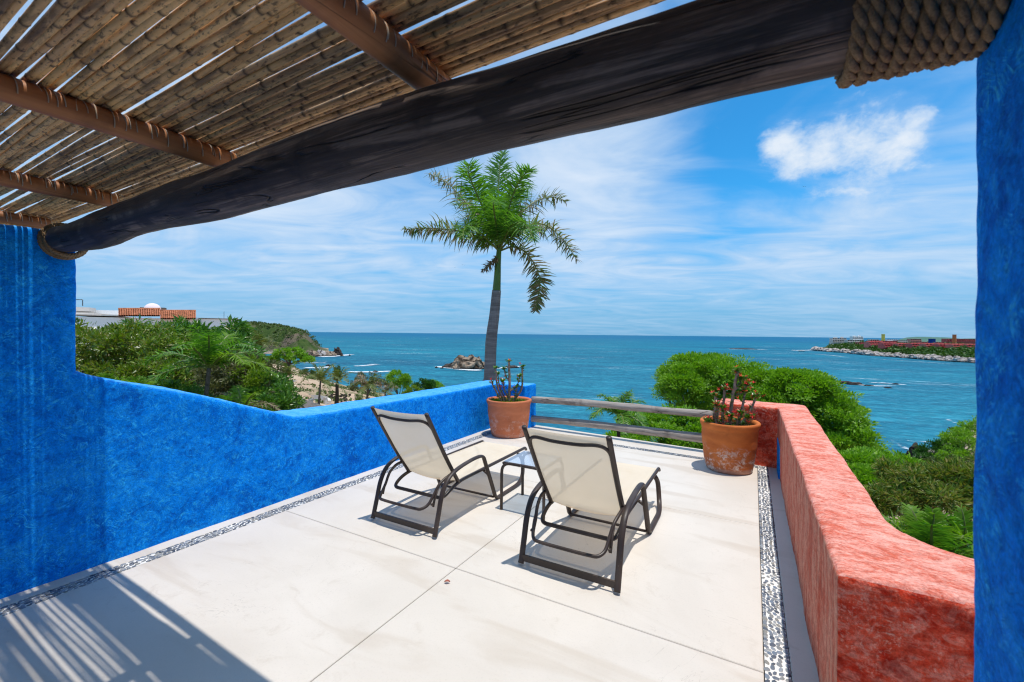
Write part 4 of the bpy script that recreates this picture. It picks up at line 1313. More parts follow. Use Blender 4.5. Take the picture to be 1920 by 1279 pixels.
surf([(1520, 664), (1550, 666), (1600, 671)], 7.0, 0.7)
surf([(1600, 671), (1680, 676), (1740, 680), (1830, 686)], 5.0, 0.65)
surf([(1660, 822), (1690, 838), (1712, 850)], 1.8, 0.62)
surf([(1690, 826), (1720, 830), (1752, 829)], 1.1, 0.6)
surf([(1770, 786), (1800, 797)], 1.2, 0.55)
surf([(620, 640), (640, 640)], 3.0, 0.2)

# ------------------------------------------------------------------ rocks
def rock_mat(name, a, b, c_, wet):
    m, g = material(name)
    c = g.new("ShaderNodeTexCoord", out=3)
    n1 = g.noise(g.scale(c, (0.5, 0.5, 0.9)), 1.0, 8.0, 0.68, 0.8)
    v = g.new("ShaderNodeTexVoronoi", {0: g.scale(c, (0.35, 0.35, 0.5)), 'Scale': 1.0}, feature='DISTANCE_TO_EDGE')
    col = g.ramp(n1, [(0.28, a), (0.52, b), (0.74, c_)])
    col = g.mix(g.step(v, 0.06, 0.0), col, tuple(x * 0.35 for x in a))
    z = g.new("ShaderNodeSeparateXYZ", {0: g.new("ShaderNodeNewGeometry", out=0)}, out=2)
    col = g.mix(g.step(g.math('ADD', z, g.math('MULTIPLY', n1, 1.8)), SEA_Z + 2.6, SEA_Z + 1.4), col, wet)
    out(g, principled(g, col, 0.9, 0.15, g.bump(n1, 0.9, 1.2)))
    return m
M['rock_tan'] = rock_mat("tan_sea_rock", (0.17, 0.115, 0.08), (0.38, 0.285, 0.205), (0.52, 0.43, 0.33), (0.045, 0.035, 0.03))
M['rock_dark'] = rock_mat("dark_reef_rock", (0.04, 0.03, 0.026), (0.10, 0.078, 0.062), (0.19, 0.15, 0.12), (0.03, 0.024, 0.022))
M['rock_pale'] = rock_mat("pale_shore_rock", (0.20, 0.16, 0.14), (0.52, 0.46, 0.42), (0.74, 0.69, 0.64), (0.07, 0.055, 0.045))
def rock_mesh(seed, sub=4, rough=0.5, freq=1.1, ridged=True):
    bm = bmesh.new()
    bmesh.ops.create_icosphere(bm, subdivisions=sub, radius=1.0)
    off = Vector((seed * 3.7, seed * 1.3, seed * 0.7))
    for v in bm.verts:
        p = v.co.copy()
        k = noise.fractal(p * freq + off, 1.0, 2.0, 6)
        rdg = noise.ridged_multi_fractal(p * freq * 1.4 + off, 0.9, 2.1, 5, 1.0, 2.0) - 1.0 if ridged else 0.0
        k2 = noise.fractal(p * freq * 4.5 + off, 1.0, 2.2, 4) if sub >= 4 else 0.0
        v.co = p * (1 + rough * 0.60 * k + rough * 0.26 * rdg + rough * 0.22 * k2)
    me = bpy.data.meshes.new("sea_rock"); bm.to_mesh(me); bm.free()
    me.polygons.foreach_set("use_smooth", np.zeros(len(me.polygons), bool))
    return me
def rock(px, py, wpx, hpx, seed, m, label, depth=1.0, sub=4, group=None, sink=0.35, rz=0.0, rough=0.5, me=None):
    """a rock whose foot stands in the sea at the surveyed place"""
    p = on_z(px, py, SEA_Z)
    d = (p - EYE) @ FW
    w, h = wpx * d / FPX / 2, hpx * d / FPX
    if me is None:
        me = rock_mesh(seed, sub, rough)
        me.materials.append(M[m])
    fwd = FW * w * depth * 0.6
    o = obj("sea_rock", me, None, (p[0] + fwd[0], p[1] + fwd[1], SEA_Z - h * sink * 0.6))
    s = h * (1 + sink * 0.6) / 1.02
    o.scale = (w, w * depth, s)
    o.rotation_euler = (0, 0, YAW + rz)
    return tag(o, label, 'rock', group)
rock(872, 692, 62, 24, 3, 'rock_tan', "tan rock islet ringed with surf left of the palm trunk, its main hump", 0.8, 5)
rock(893, 692, 38, 21, 11, 'rock_tan', "tan rock islet hump half hidden against the palm trunk", 0.9, 5)
rock(849, 690, 34, 10, 19, 'rock_dark', "low dark left end of the tan rock islet", 0.7, 4)
rock(630, 667, 17, 13, 5, 'rock_dark', "dark pointed rock at the tip of the far left headland", 0.9, 4, rough=0.8)
rock(613, 668, 26, 9, 8, 'rock_tan', "brown rock between the headland cliff and its dark pointed tip", 0.9, 4)
rock(596, 668.5, 26, 11, 21, 'rock_pale', "pale rock at the foot of the far left headland", 0.9, 4)
rock(580, 669, 24, 12, 26, 'rock_tan', "tan cliff foot rock below the headland scrub", 0.9, 4)
for i, (px, py, w, h, lab) in enumerate([(614, 687, 9, 3.5, "small dark rock awash in the surf behind the coconut palms"), (703, 698, 10, 3, "small dark rock in the long surf line left of the round green tree"),
        (640, 668, 6, 3, "tiny dark rock just off the headland tip"), (655, 667, 4, 2, "tiniest dark rock farthest off the headland tip"), (818, 690, 6, 2.5, "tiny dark rock in the foam left of the tan islet"), (828, 691, 6, 2.5, "small dark rock touching the left end of the tan islet"),
        (960, 690, 26, 3.5, "flat dark rock in the foam right of the palm trunk")]):
    rock(px, py, w, h, 30 + i, 'rock_dark', lab, 1.2, 3)
for i, (px, py, w, h, lab) in enumerate([(1560, 718, 34, 6, "left dark lump of the reef beside the big green tree"), (1585, 720, 46, 5, "long dark middle lump of the reef"), (1608, 722, 30, 4, "low dark lump ending the reef's solid part"),
        (1632, 724, 22, 2.2, "dark rock barely awash right of the reef"), (1668, 728, 16, 2, "small dark rock at the near edge of the reef foam"), (1680, 721, 14, 2, "small dark rock at the far right of the reef foam"), (1400, 655, 48, 1.6, "long low far reef on the sea right of the palm"), (1505, 659, 14, 1.4, "low dark rock off the hotel headland point")]):
    rock(px, py, w, h, 40 + i, 'rock_dark', lab, 0.45, 4)
rock(1722, 860, 24, 22, 61, 'rock_dark', "dark boulder on the near right shore below the bushes", 1.0, 4)
rock(1738, 868, 30, 20, 62, 'rock_pale', "pale boulder on the near right shore under the bushes", 1.0, 4)

# ------------------------------------------------------------------ far left headland
def headland_left():
    us = np.linspace(-1.35, -0.425, 150); ds = np.linspace(520, 900, 74)
    U, D = np.meshgrid(us, ds, indexing='ij')
    px = 960 + U * FPX
    tx = [-200, 300, 445, 480, 520, 550, 563, 575, 588, 600, 616, 640]
    tz = [22, 16, 13.5, 14.0, 11.5, 6.5, 3.0, -3.0, -15.0, -24.0, -27.0, -31.0]
    top = np.interp(px, tx, tz)
    nz = np.array([noise.fractal(Vector((a * 9.0, b * 0.013, 1.0)), 1.0, 2.0, 6) for a, b in zip(U.ravel(), D.ravel())]).reshape(U.shape)
    d0 = 562 + 18 * nz + 30 * ss(px, 560, 440) + 16 * np.sin(U * 30)
    t = ss(D, d0, d0 + 95) ** 0.72
    back = 1 - 0.8 * ss(D, 700, 880)
    z = SEA_Z - 2 + (top - SEA_Z + 2) * t * back + nz * 3.0 * t
    x = U * D * R0[0] + D * FW[0]; y = U * D * R0[1] + D * FW[1]
    return x, y, z, t, px
def hill_mat(name, lo, green_a, green_b, brown):
    m, g = material(name)
    c = g.new("ShaderNodeTexCoord", out=3)
    a = g.noise(c, 0.02, 6.0, 0.6, 0.6); b = g.noise(c, 0.16, 6.0, 0.65); f = g.noise(c, 0.5, 5.0, 0.65)
    z = g.new("ShaderNodeSeparateXYZ", {0: c}, out=2)
    col = g.ramp(b, [(0.35, green_a), (0.65, green_b)])
    col = g.mix(g.step(a, 0.47, 0.60), col, brown)
    rk = g.ramp(f, [(0.3, (0.20, 0.145, 0.11)), (0.55, (0.40, 0.32, 0.25)), (0.75, (0.56, 0.49, 0.42))])
    col = g.mix(g.step(g.math('ADD', z, g.math('MULTIPLY', b, 9.0)), lo + 6.5, lo + 3.0), col, rk)
    out(g, principled(g, col, 0.95, 0.05, g.bump(f, 1.0, 2.0)))
    return m
M['hill'] = hill_mat("scrub_hill", -26.0, (0.04, 0.075, 0.018), (0.075, 0.11, 0.03), (0.16, 0.125, 0.09))
hx, hy, hz, ht, hpx = headland_left()
tag(MB().grid(np.stack([hx, hy, hz], -1)[::-1]).obj("headland", M['hill']), kind='structure')

def tufts(P, size, per, flat=0.7, lift=0.4, leaf=0.75):
    """one small bush of crossed leaf faces at every point"""
    n = len(P)
    size = np.broadcast_to(size, (n,))
    C = np.repeat(P, per, 0); S = np.repeat(size, per)
    d = unit(rng.normal(0, 1, (n * per, 3)))
    d[:, 2] = np.abs(d[:, 2])
    r = rng.uniform(0.5, 1.0, n * per)
    C = C + d * (S * r)[:, None] * np.array([1, 1, flat]) + np.array([0, 0, 1]) * (S * lift * 0.3)[:, None]
    A = unit(d + rng.normal(0, 0.7, d.shape))
    Nn = unit(d + np.array([0, 0, 0.8]) + rng.normal(0, 0.4, d.shape))
    L = S * rng.uniform(0.75, 1.25, n * per) * leaf
    return leaf_quads(C - A * (L * 0.4)[:, None], A, Nn, L, L * 0.75, 0.12)
vis = (hpx.ravel() > 60) & (hz.ravel() > -21 + rng.normal(0, 2.5, hz.size)) & (ht.ravel() > 0.12)
base = np.stack([hx.ravel(), hy.ravel(), hz.ravel()], 1)[vis]
vis2 = base[rng.integers(0, len(base), 6500)] + np.c_[rng.normal(0, 3.2, (6500, 2)), np.zeros(6500)]
pn = np.array([noise.fractal(Vector((p[0] * 0.022, p[1] * 0.022, 5.0)), 1.0, 2.0, 3) for p in vis2.tolist()])
keep = pn + 0.022 * (vis2[:, 2] + 8) > rng.normal(-0.25, 0.3, len(vis2))
vis2 = vis2[keep]
V, F = tufts(vis2, rng.uniform(1.6, 3.4, len(vis2)), 9)
tag(obj("hillside_scrub", mesh_np("hillside_scrub", V, F, False, M['lf_scrub'])), kind='stuff')

# ------------------------------------------------------------------ far right headland with the hotel
RU = [0.690, 0.705, 0.742, 0.84, 0.964, 1.058, 1.25, 1.6, 2.6]
RD = [1120, 985, 915, 745, 622, 562, 500, 470, 430]
def r_coast(u): return np.interp(u, RU, RD)
us = np.concatenate([np.linspace(0.690, 1.25, 170), np.linspace(1.26, 2.6, 70)]); tt = np.concatenate([np.linspace(0, 0.25, 40), np.linspace(0.26, 2.2, 60)])
U, T = np.meshgrid(us, tt, indexing='ij')
def depth_of(u): return np.interp(u, [0.690, 0.705, 0.74, 0.80, 0.90], [0.02, 0.05, 0.16, 0.45, 1.0])
D = r_coast(U) * (1 + T * depth_of(U))
X_, Y_ = U * D * R0[0] + D * FW[0], U * D * R0[1] + D * FW[1]
nz = np.array([noise.fractal(Vector((a * 0.012, b * 0.012, 2.0)), 1.0, 2.0, 6) for a, b in zip(X_.ravel(), Y_.ravel())]).reshape(U.shape)
fade = ss(U, 0.694, 0.77)
dm = D - r_coast(U)
Z_ = SEA_Z - 2.5 + ss(U, 0.690, 0.74) ** 0.7 * (6.5 + 2.0 * nz) * ss(dm, 0, 18) + (9.0 * ss(dm, 14, 90) + 3.0 * ss(dm, 100, 400)) * fade + 1.6 * nz * ss(dm, 5, 60) * fade
M['hill_r'] = hill_mat("coast_wood_ground", SEA_Z + 1.2, (0.035, 0.07, 0.018), (0.07, 0.10, 0.03), (0.10, 0.10, 0.05))
Z_ = SEA_Z - 2.5 + (Z_ - SEA_Z + 2.5) * (1 - ss(T, 1.7, 2.2))
tag(MB().grid(np.stack([X_, Y_, Z_], -1)[::-1]).obj("headland", M['hill_r']), kind='structure')
def zr(u, d):
    i = int(np.clip(np.searchsorted(us, u), 1, len(us) - 1)); t_ = (d / float(r_coast(u)) - 1) / float(depth_of(u))
    j = int(np.clip(np.searchsorted(tt, t_), 1, len(tt) - 1))
    return float(Z_[i, j])
pts = []
for k in range(6600):
    u = rng.uniform(0.735, 1.22) if k < 5200 else rng.uniform(1.22, 2.2); dm_ = rng.uniform(24, 110) if rng.random() < 0.7 else rng.uniform(100, 420)
    dm_ = min(dm_, 1.5 * float(depth_of(u)) * float(r_coast(u)))
    d = float(r_coast(u)) + dm_
    pts.append((u * d * R0[0] + d * FW[0], u * d * R0[1] + d * FW[1], zr(u, d) + rng.uniform(0.2, 1.5)))
for k in range(420):
    u = rng.uniform(0.76, 1.3); dm_ = rng.uniform(60, 300)
    dm_ = min(dm_, 1.5 * float(depth_of(u)) * float(r_coast(u)))
    d = float(r_coast(u)) + dm_
    pts.append((u * d * R0[0] + d * FW[0], u * d * R0[1] + d * FW[1], zr(u, d) + rng.uniform(2.5, 6.5)))
pts = np.array(pts)
V, F = tufts(pts, rng.uniform(1.8, 4.0, len(pts)) * np.where(rng.random(len(pts)) < 0.15, 1.6, 1.0), 10, 0.8)
tag(obj("coast_woods", mesh_np("coast_woods", V, F, False, M['lf_wood'])), kind='stuff')
# boulders along its shore
bmesh_ = []
for s in range(6):
    me = rock_mesh(70 + s, 2, 0.55); me.materials.append(M['rock_pale']); bmesh_.append(me)
for k in range(280):
    u = rng.uniform(0.700, 1.10)
    d = float(r_coast(u)) + rng.uniform(-3, 21)
    s = rng.uniform(1.8, 4.4) * (1.45 if u < 0.85 else 1.0)
    o = obj("shore_boulder", bmesh_[int(rng.integers(6))], None, (u * d * R0[0] + d * FW[0], u * d * R0[1] + d * FW[1], SEA_Z + rng.uniform(0.0, 4.2)), rng.uniform(0, 6))
    o.scale = (s * rng.uniform(0.8, 1.7), s, s * rng.uniform(0.6, 0.95))
    tag(o, "pale boulder among the many lining the foot of the far hotel headland", 'boulder', "boulders along the far headland shore")

def wall_paint(name, col, var=0.10):
    return simple(name, col, 0.85, 0.1, var, 0.3)
M['hotel_red'] = wall_paint("hotel_red", (0.54, 0.135, 0.125), 0.25)
M['hotel_red2'] = wall_paint("hotel_brick_red", (0.62, 0.19, 0.16), 0.2)
M['white'] = wall_paint("white_wall", (0.88, 0.87, 0.85), 0.08)
M['offwhite'] = wall_paint("offwhite_wall", (0.66, 0.60, 0.54), 0.10)
M['yellow'] = wall_paint("yellow_tower", (0.85, 0.70, 0.14), 0.1)
M['orange'] = wall_paint("orange_tower", (0.72, 0.20, 0.08), 0.12)
M['navy'] = wall_paint("navy_tower", (0.010, 0.06, 0.28), 0.1)
M['dark'] = simple("window_dark", (0.018, 0.02, 0.024), 0.25, 0.5, 0.1)
M['pink'] = wall_paint("pink_wall", (0.60, 0.30, 0.24), 0.1)
def b_at(px, d):                         # building frame: origin on the ground, axis along the view's width
    u = (px - 960.0) / FPX
    return np.array([u * d * R0[0] + d * FW[0], u * d * R0[1] + d * FW[1], 0.0])
def zpix(px, py, d):
    return float(at(px, py, d)[2])
def building(name, px0, px1, py0, py1, d, m, label, group=None, floors=2, bays=None, deep=14.0, step=0.0, cat='building', win=True, arch=False):
    c = b_at((px0 + px1) / 2, d)
    w = (px1 - px0) * d / FPX
    zt, zb = zpix((px0 + px1) / 2, py0, d), zpix((px0 + px1) / 2, py1, d)
    h = zt - zb
    root = empty(name, (c[0], c[1], zb), YAW, label, cat, group)
    fh = h / floors
    bays = bays or max(2, int(round(w / 5.0)))
    bw = w / bays
    body = MB()
    body.box((0, deep / 2 + step * (floors - 1) + 0.5, h / 2 - 2.0), (w, deep, h + 4.0))
    for f in range(floors):
        y0 = step * f
        z0 = f * fh
        # floor slab with parapet, piers between the bays
        body.box((0, y0 + 0.25 + (step * (floors - 1) + 0.5 - y0) / 2, z0 + fh * 0.93), (w * 1.004, step * (floors - 1) - y0 + 1.0, fh * 0.12))
        body.box((0, y0 - 0.12, z0 + fh * 0.14), (w, 0.18, fh * 0.28))
        for b in range(bays + 1):
            body.box((-w / 2 + b * bw, y0 + (step * (floors - 1) - y0) / 2 + 0.25, z0 + fh * 0.44), (0.5, step * (floors - 1) - y0 + 0.9, fh * 0.9))
    body.obj("wall", M[m], root, smooth=False)
    if win:
        wm = MB().box((0, 0, 0), (bw * 0.74, 0.14, fh * 0.60)).mesh("window", M['dark'], False)
        for f in range(floors):
            for b in range(bays):
                obj("window", wm, root, (-w / 2 + (b + 0.5) * bw, step * (floors - 1) + 0.46, f * fh + fh * 0.58))
    return root
# terraced red wings of the hotel
segs = [(1634, 1664, 641.5, 649, 815), (1662, 1690, 644, 653, 760), (1690, 1716, 645, 654, 742), (1716, 1742, 645, 654.5, 715), (1742, 1768, 645.5, 655, 695), (1768, 1794, 646, 656, 678), (1794, 1822, 646.5, 656.5, 662), (1822, 1852, 647, 657, 650)]
names = ["first red terraced hotel wing from the left, by the white blocks", "second red terraced hotel wing from the left, below the yellow tower", "third red terraced hotel wing from the left", "fourth red terraced hotel wing from the left, left of the navy tower",
         "fifth red terraced hotel wing, below the navy tower", "sixth red terraced hotel wing from the left", "red terraced hotel wing below the orange tower, next to the pillar", "red terraced hotel wing hidden behind the pillar"]
for i, ((a, b, y0, y1, d), lb) in enumerate(zip(segs, names)):
    r = building("hotel_wing", a, b, y0, y1, d, 'hotel_red' if i % 2 else 'hotel_red2', lb, "red hotel wings on the far headland", floors=3, step=2.6, deep=12)
    w = (b - a) * d / FPX; zt = zpix((a + b) / 2, y0, d) - r.location.z
    rf = MB()
    for q in range(4):
        rf.box((-w / 2 + (q + 0.5) * w / 4, 11.0, zt + 0.6), (w / 4 * 0.7, 5.0, 1.6 + 0.7 * (q % 2)))
    rf.obj("roof_block", M['hotel_red2'], r, smooth=False)
for a, b, y0, y1, d, lb, m in [(1612, 1636, 641.5, 646.5, 900, "red hotel block at the left end of the long wings", 'hotel_red2'), (1636, 1684, 639.0, 643.5, 860, "upper red hotel row behind the yellow tower", 'hotel_red'), (1730, 1772, 641.5, 646, 800, "upper red hotel row left of the navy tower", 'hotel_red2'), (1776, 1830, 635.5, 640.5, 880, "upper red hotel row under the orange tower", 'hotel_red')]:
    building("hotel_block", a, b, y0, y1, d, m, lb, "upper red hotel rows", floors=2, step=1.5, deep=10)
for a, b, y0, y1, d, lb, m, fl in [(1562, 1588, 634.2, 643, 1000, "white balconied block nearest the open sea on the far headland", 'offwhite', 3), (1590, 1612, 637.5, 644, 960, "grey white low block between the balconied block and the red hotel", 'offwhite', 2), (1600, 1619, 631.0, 640, 1030, "tallest white stepped building on the far headland", 'white', 3),
        (1632, 1648, 636.5, 640, 1050, "low pale building left of the yellow tower", 'offwhite', 1), (1664, 1684, 636.5, 641, 1040, "low pale building right of the yellow tower", 'white', 2), (1682, 1702, 638.0, 644, 960, "pale block midway along the far headland", 'offwhite', 2), (1708, 1728, 635.5, 641.5, 980, "pink building with pale roof below the far hill", 'pink', 2)]:
    r = building("far_building", a, b, y0, y1, d, m, lb, "pale buildings on the far headland", floors=fl, step=0.8, deep=9)
    if fl == 3:
        w = (b - a) * d / FPX
        MB().box((-w * 0.2, 6, zpix(a, y0, d) - r.location.z + 0.8), (w * 0.22, 4, 2.4)).box((w * 0.28, 6, zpix(a, y0, d) - r.location.z + 1.4), (w * 0.14, 4, 3.4)).obj("roof_room", M[m], r, smooth=False)
def tower(px, w, y0, y1, d, m, label, round_=True):
    c = b_at(px, d); z0, z1 = zpix(px, y1, d), zpix(px, y0, d); ww = w * d / FPX
    root = empty("tower", (c[0], c[1], z0), YAW, label, "tower", "coloured towers of the hotel")
    if round_:
        h = z1 - z0
        MB().lathe([(ww * 0.52, -6), (ww * 0.52, 0), (ww * 0.5, h * 0.92), (ww * 0.54, h * 0.925), (ww * 0.54, h), (ww * 0.44, h), (ww * 0.44, h - 0.8), (0.01, h - 0.8)], 24).obj("shaft", M[m], root, smooth=False)
        for q in range(3):
            MB().box((0, -ww * 0.505, h * (0.3 + 0.22 * q)), (ww * 0.12, 0.2, h * 0.07)).obj("window", M['dark'], root, smooth=False)
    else:
        h = z1 - z0
        MB().box((0, 0, h / 2 - 3), (ww, ww, h + 6)).box((0, 0, h + 0.15), (ww * 1.06, ww * 1.06, 0.3)).obj("shaft", M[m], root, smooth=False)
        for q in (-1, 1):
            MB().box((q * ww * 0.22, -ww * 0.505, h * 0.6), (ww * 0.16, 0.14, h * 0.2)).obj("window", M['dark'], root, smooth=False)
tower(1656, 5.2, 626.6, 641, 900, 'yellow', "yellow round tower rising above the far red hotel")
tower(1789.5, 5.5, 627.4, 639, 860, 'orange', "orange round tower at the right of the far red hotel")
tower(1747.5, 7.0, 635.6, 644.5, 790, 'navy', "navy blue square tower block of the far hotel", False)
# far hill behind the headland
U, D = np.meshgrid(np.linspace(0.88, 1.5, 90), np.linspace(2600, 3900, 24), indexing='ij')
px_ = 960 + U * FPX
hp = np.interp(px_, [1672, 1684, 1700, 1720, 1745, 1775, 1800, 1830, 2100], [0, 15, 33, 40, 40, 37, 30, 34, 50])
nz = np.array([noise.fractal(Vector((a * 14, b * 0.002, 7.0)), 1.0, 2.0, 5) for a, b in zip(U.ravel(), D.ravel())]).reshape(U.shape)
zz = SEA_Z - 2 + (hp + 2 + 5 * nz * (hp > 5)) * ss(D, 2600, 3100)
M['hill_far'] = hill_mat("far_hill", -60.0, (0.06, 0.14, 0.11), (0.09, 0.19, 0.145), (0.11, 0.18, 0.15))  # distance haze is put into these blue-green hill colours
tag(MB().grid(np.stack([U * D * R0[0] + D * FW[0], U * D * R0[1] + D * FW[1], zz], -1)[::-1]).obj("far_hill", M['hill_far']), kind='structure')

# ------------------------------------------------------------------ trees and shrubs
def frame_pt(l, d, z):
    return np.array([l * R0[0] + d * FW[0], l * R0[1] + d * FW[1], z])
def blob(px, py, d, rx, ry, rd):
    """crown lobe: centre from the survey, half sizes in metres (across, along the view, up)"""
    c = at(px, py, d)
    return c, np.array([rx * d / FPX, rd, ry * d / FPX])
def to_world(v):
    return v[..., 0:1] * R0 + v[..., 1:2] * FW + v[..., 2:3] * UZ
def crown_cloud(blobs, n_clump, per, clump_r, L, Wd, droop=0.2, flat=0.75, up=0.8, spread=0.6, inner=0.72, low=-0.55, fold=0.2, bend=0.0, fill=0.0, lobes=6, core=0.84):
    """leaf clumps through the outer part of a crown made of lobes"""
    # every lobe breaks up into smaller ones that stand out of it
    subs = []
    for c, rdi in blobs:
        subs.append((c, rdi * core))
        for q in range(lobes):
            v = unit(rng.normal(0, 1, 3)); v[2] = v[2] * 0.8 + 0.15
            subs.append((c + to_world((v * rdi * rng.uniform(0.62, 0.86))[None])[0], rdi * rng.uniform(0.26, 0.44)))
    blobs = subs
    area = np.array([b[1][0] * b[1][1] + b[1][0] * b[1][2] + b[1][1] * b[1][2] for b in blobs])
    cl, out_d = [], []
    tries = 0
    while len(cl) < n_clump and tries < 40:
        tries += 1
        k = n_clump
        bi = rng.choice(len(blobs), k, p=area / area.sum())
        dr = unit(rng.normal(0, 1, (k, 3)))
        dr = dr[(dr[:, 2] > low)]; bi = bi[:len(dr)]
        rr = rng.uniform(inner, 1.0, len(dr)) ** 0.8
        # rough outline: lobes bulge and dent
        for i in range(len(dr)):
            b = blobs[bi[i]]
            bump = 1 + 0.34 * noise.fractal(Vector((dr[i][0] * 2.3 + bi[i] * 5, dr[i][1] * 2.3, dr[i][2] * 2.3)), 1.0, 2.0, 4)
            loc = dr[i] * b[1] * rr[i] * bump
            p = b[0] + loc[0] * R0 + loc[1] * FW + loc[2] * UZ
            deep = False
            for j, o in enumerate(blobs):
                if j == bi[i]: continue
                q = p - o[0]; v = np.array([q @ R0, q @ FW, q[2]]) / o[1]
                if v @ v < 0.40: deep = True; break
            hn = noise.noise(Vector(p.tolist()) * (0.42 / clump_r) + Vector((3.1, 7.7, 1.3)))
            if not deep and hn > -0.05:
                cl.append(p); out_d.append(unit(dr[i] / b[1]))
            if len(cl) >= n_clump: break
    cl = np.array(cl); od = np.array(out_d)
    od = to_world(od)
    if fill:
        k = int(n_clump * fill)
        bi = rng.choice(len(blobs), k, p=area / area.sum())
        q = unit(rng.normal(0, 1, (k, 3))) * rng.uniform(0.15, 0.72, (k, 1))
        pc = np.array([blobs[i][0] for i in bi]) + to_world(q * np.array([blobs[i][1] for i in bi]))
        cl = np.concatenate([cl, pc]); od = np.concatenate([od, to_world(q)])
    n = len(cl)
    sz = rng.uniform(0.6, 1.25, n)
    C0 = np.repeat(cl, per, 0); O = np.repeat(od, per, 0); S = np.repeat(sz, per)
    d = unit(rng.normal(0, 1, (n * per, 3)))
    r = rng.uniform(0.15, 1.0, n * per) ** 0.6
    off = d * (r * S * clump_r)[:, None]
    off[:, 2] *= flat
    C = C0 + off
    A = unit(d * spread + O * 0.5 + rng.normal(0, 0.35, d.shape) + np.array([0, 0, up * 0.3 - droop]))
    Nn = unit(np.array([0, 0, 1.0]) * up + O * 0.40 + rng.normal(0, 0.62, d.shape))
    ll = L * rng.uniform(0.65, 1.25, len(C))
    return leaf_quads(C, A, Nn, ll, ll * Wd / L, fold, bend)
def limb_path(a, b, wob, n=8):
    t = np.linspace(0, 1, n)[:, None]
    P = a * (1 - t) + b * t
    P = P + np.array([[wob * noise.noise(Vector((i * 0.6, a[0], b[1]))), wob * noise.noise(Vector((a[1], i * 0.6, b[0]))), wob * 0.4 * math.sin(math.pi * i / (n - 1))] for i in range(n)]) * (np.sin(np.pi * t) + 0.0)
    return P
def tree(name, blobs, foot, r, leafs, m, label, cat='tree', group=None, bark='bark', limbs=9, fork=0.45, twigs=0, stuff=True):
    """foot: trunk base (world xy, z from the ground)"""
    z = ground1(foot[0], foot[1]) - 0.3
    root = empty(name, (foot[0], foot[1], z), 0, label, cat, group)
    o = np.array([foot[0], foot[1], z])
    top = np.mean([b[0] for b in blobs], 0) - o
    fk = top * np.array([0.75, 0.75, fork]) if top[2] > 1 else top * 0.5
    tr = MB()
    P = limb_path(np.zeros(3), fk, 0.18 * r * 6, 9)
    tr.tube(P, np.linspace(r * 1.15, r * 0.72, len(P)), sides=9)
    tr.obj("trunk", M[bark], root)
    if limbs:
        lb = MB()
        for k in range(limbs):
            b = blobs[k % len(blobs)]
            v = unit(rng.normal(0, 1, 3)); v[2] = abs(v[2]) * 0.6 - 0.1
            e = b[0] + to_world((v * b[1] * 0.72)[None])[0] - o
            st = P[-1] * rng.uniform(0.75, 1.0)
            Q = limb_path(st, e, 0.5, 8)
            lb.tube(Q, np.linspace(r * 0.52, r * 0.08, len(Q)), sides=6)
            for t_ in range(twigs):
                s = Q[int(rng.integers(3, len(Q)))]
                v2 = unit(rng.normal(0, 1, 3))
                lb.tube(limb_path(s, s + to_world((v2 * b[1] * 0.4)[None])[0], 0.2, 5), np.linspace(r * 0.16, r * 0.03, 5), sides=4)
        lb.obj("limbs", M[bark], root)
    V, F = leafs(blobs)
    tag(obj("crown", mesh_np("crown", V - o, F, False, M[m]), root), kind='stuff' if stuff else None)
    return root

# --- left of the terrace, beyond the parapet
B = blob
tree("bush_tree", [B(215, 658, 15.5, 95, 58, 2.0), B(150, 668, 15, 60, 70, 1.8), B(290, 662, 15.5, 75, 52, 1.8), B(200, 720, 14.5, 110, 50, 1.6), B(310, 715, 14.5, 70, 45, 1.5), B(90, 690, 15, 70, 85, 1.8)],
     tuple(at(220, 800, 16)[:2]), 0.16, lambda b: crown_cloud(b, 760, 24, 0.25, 0.16, 0.062, 0.05, 0.6, 0.85, 0.8, fill=0.5), 'lf_bush', "yellow green small leaved tree filling the gap beside the tall blue wall", limbs=16, twigs=2)
tree("mango_tree", [B(335, 655, 18.5, 50, 50, 1.7), B(395, 660, 18, 58, 50, 1.8), B(405, 652, 18, 32, 28, 1.2), B(350, 640, 18, 28, 24, 1.2), B(265, 650, 18.5, 48, 45, 1.6), B(440, 680, 17.5, 48, 48, 1.6), B(370, 720, 17, 90, 50, 1.7), B(330, 618, 18.5, 22, 20, 1.0), B(420, 648, 18, 28, 26, 1.0)],
     tuple(at(370, 800, 18.5)[:2]), 0.2, lambda b: crown_cloud(b, 620, 20, 0.24, 0.36, 0.085, 0.55, 0.7, 0.6, 0.8, fold=0.12, bend=0.14, fill=0.5), 'lf_mango', "dark green mango tree with long drooping leaves, in front of the white house", limbs=14)
tree("shrub", [B(445, 700, 14, 50, 45, 1.2), B(480, 720, 14, 40, 45, 1.2), B(420, 735, 13.5, 60, 40, 1.2)], tuple(at(450, 800, 14)[:2]), 0.09,
     lambda b: crown_cloud(b, 360, 20, 0.22, 0.13, 0.05, 0.1, 0.8, 0.5, fill=0.4), 'lf_olive', "half dry olive brown shrub below the mango tree", 'shrub', limbs=14, twigs=3)
tree("shrub", [B(500, 735, 13, 38, 38, 0.9), B(525, 760, 12.5, 32, 36, 0.8), B(470, 765, 12.5, 45, 35, 0.8), B(515, 795, 12.5, 50, 30, 0.9)], tuple(at(500, 840, 13)[:2]), 0.07,
     lambda b: crown_cloud(b, 420, 22, 0.17, 0.11, 0.05, 0.05, 0.7, 0.8, fill=0.4), 'lf_mango', "rounded green shrub just above the lowest dip of the blue parapet", 'shrub', limbs=8)
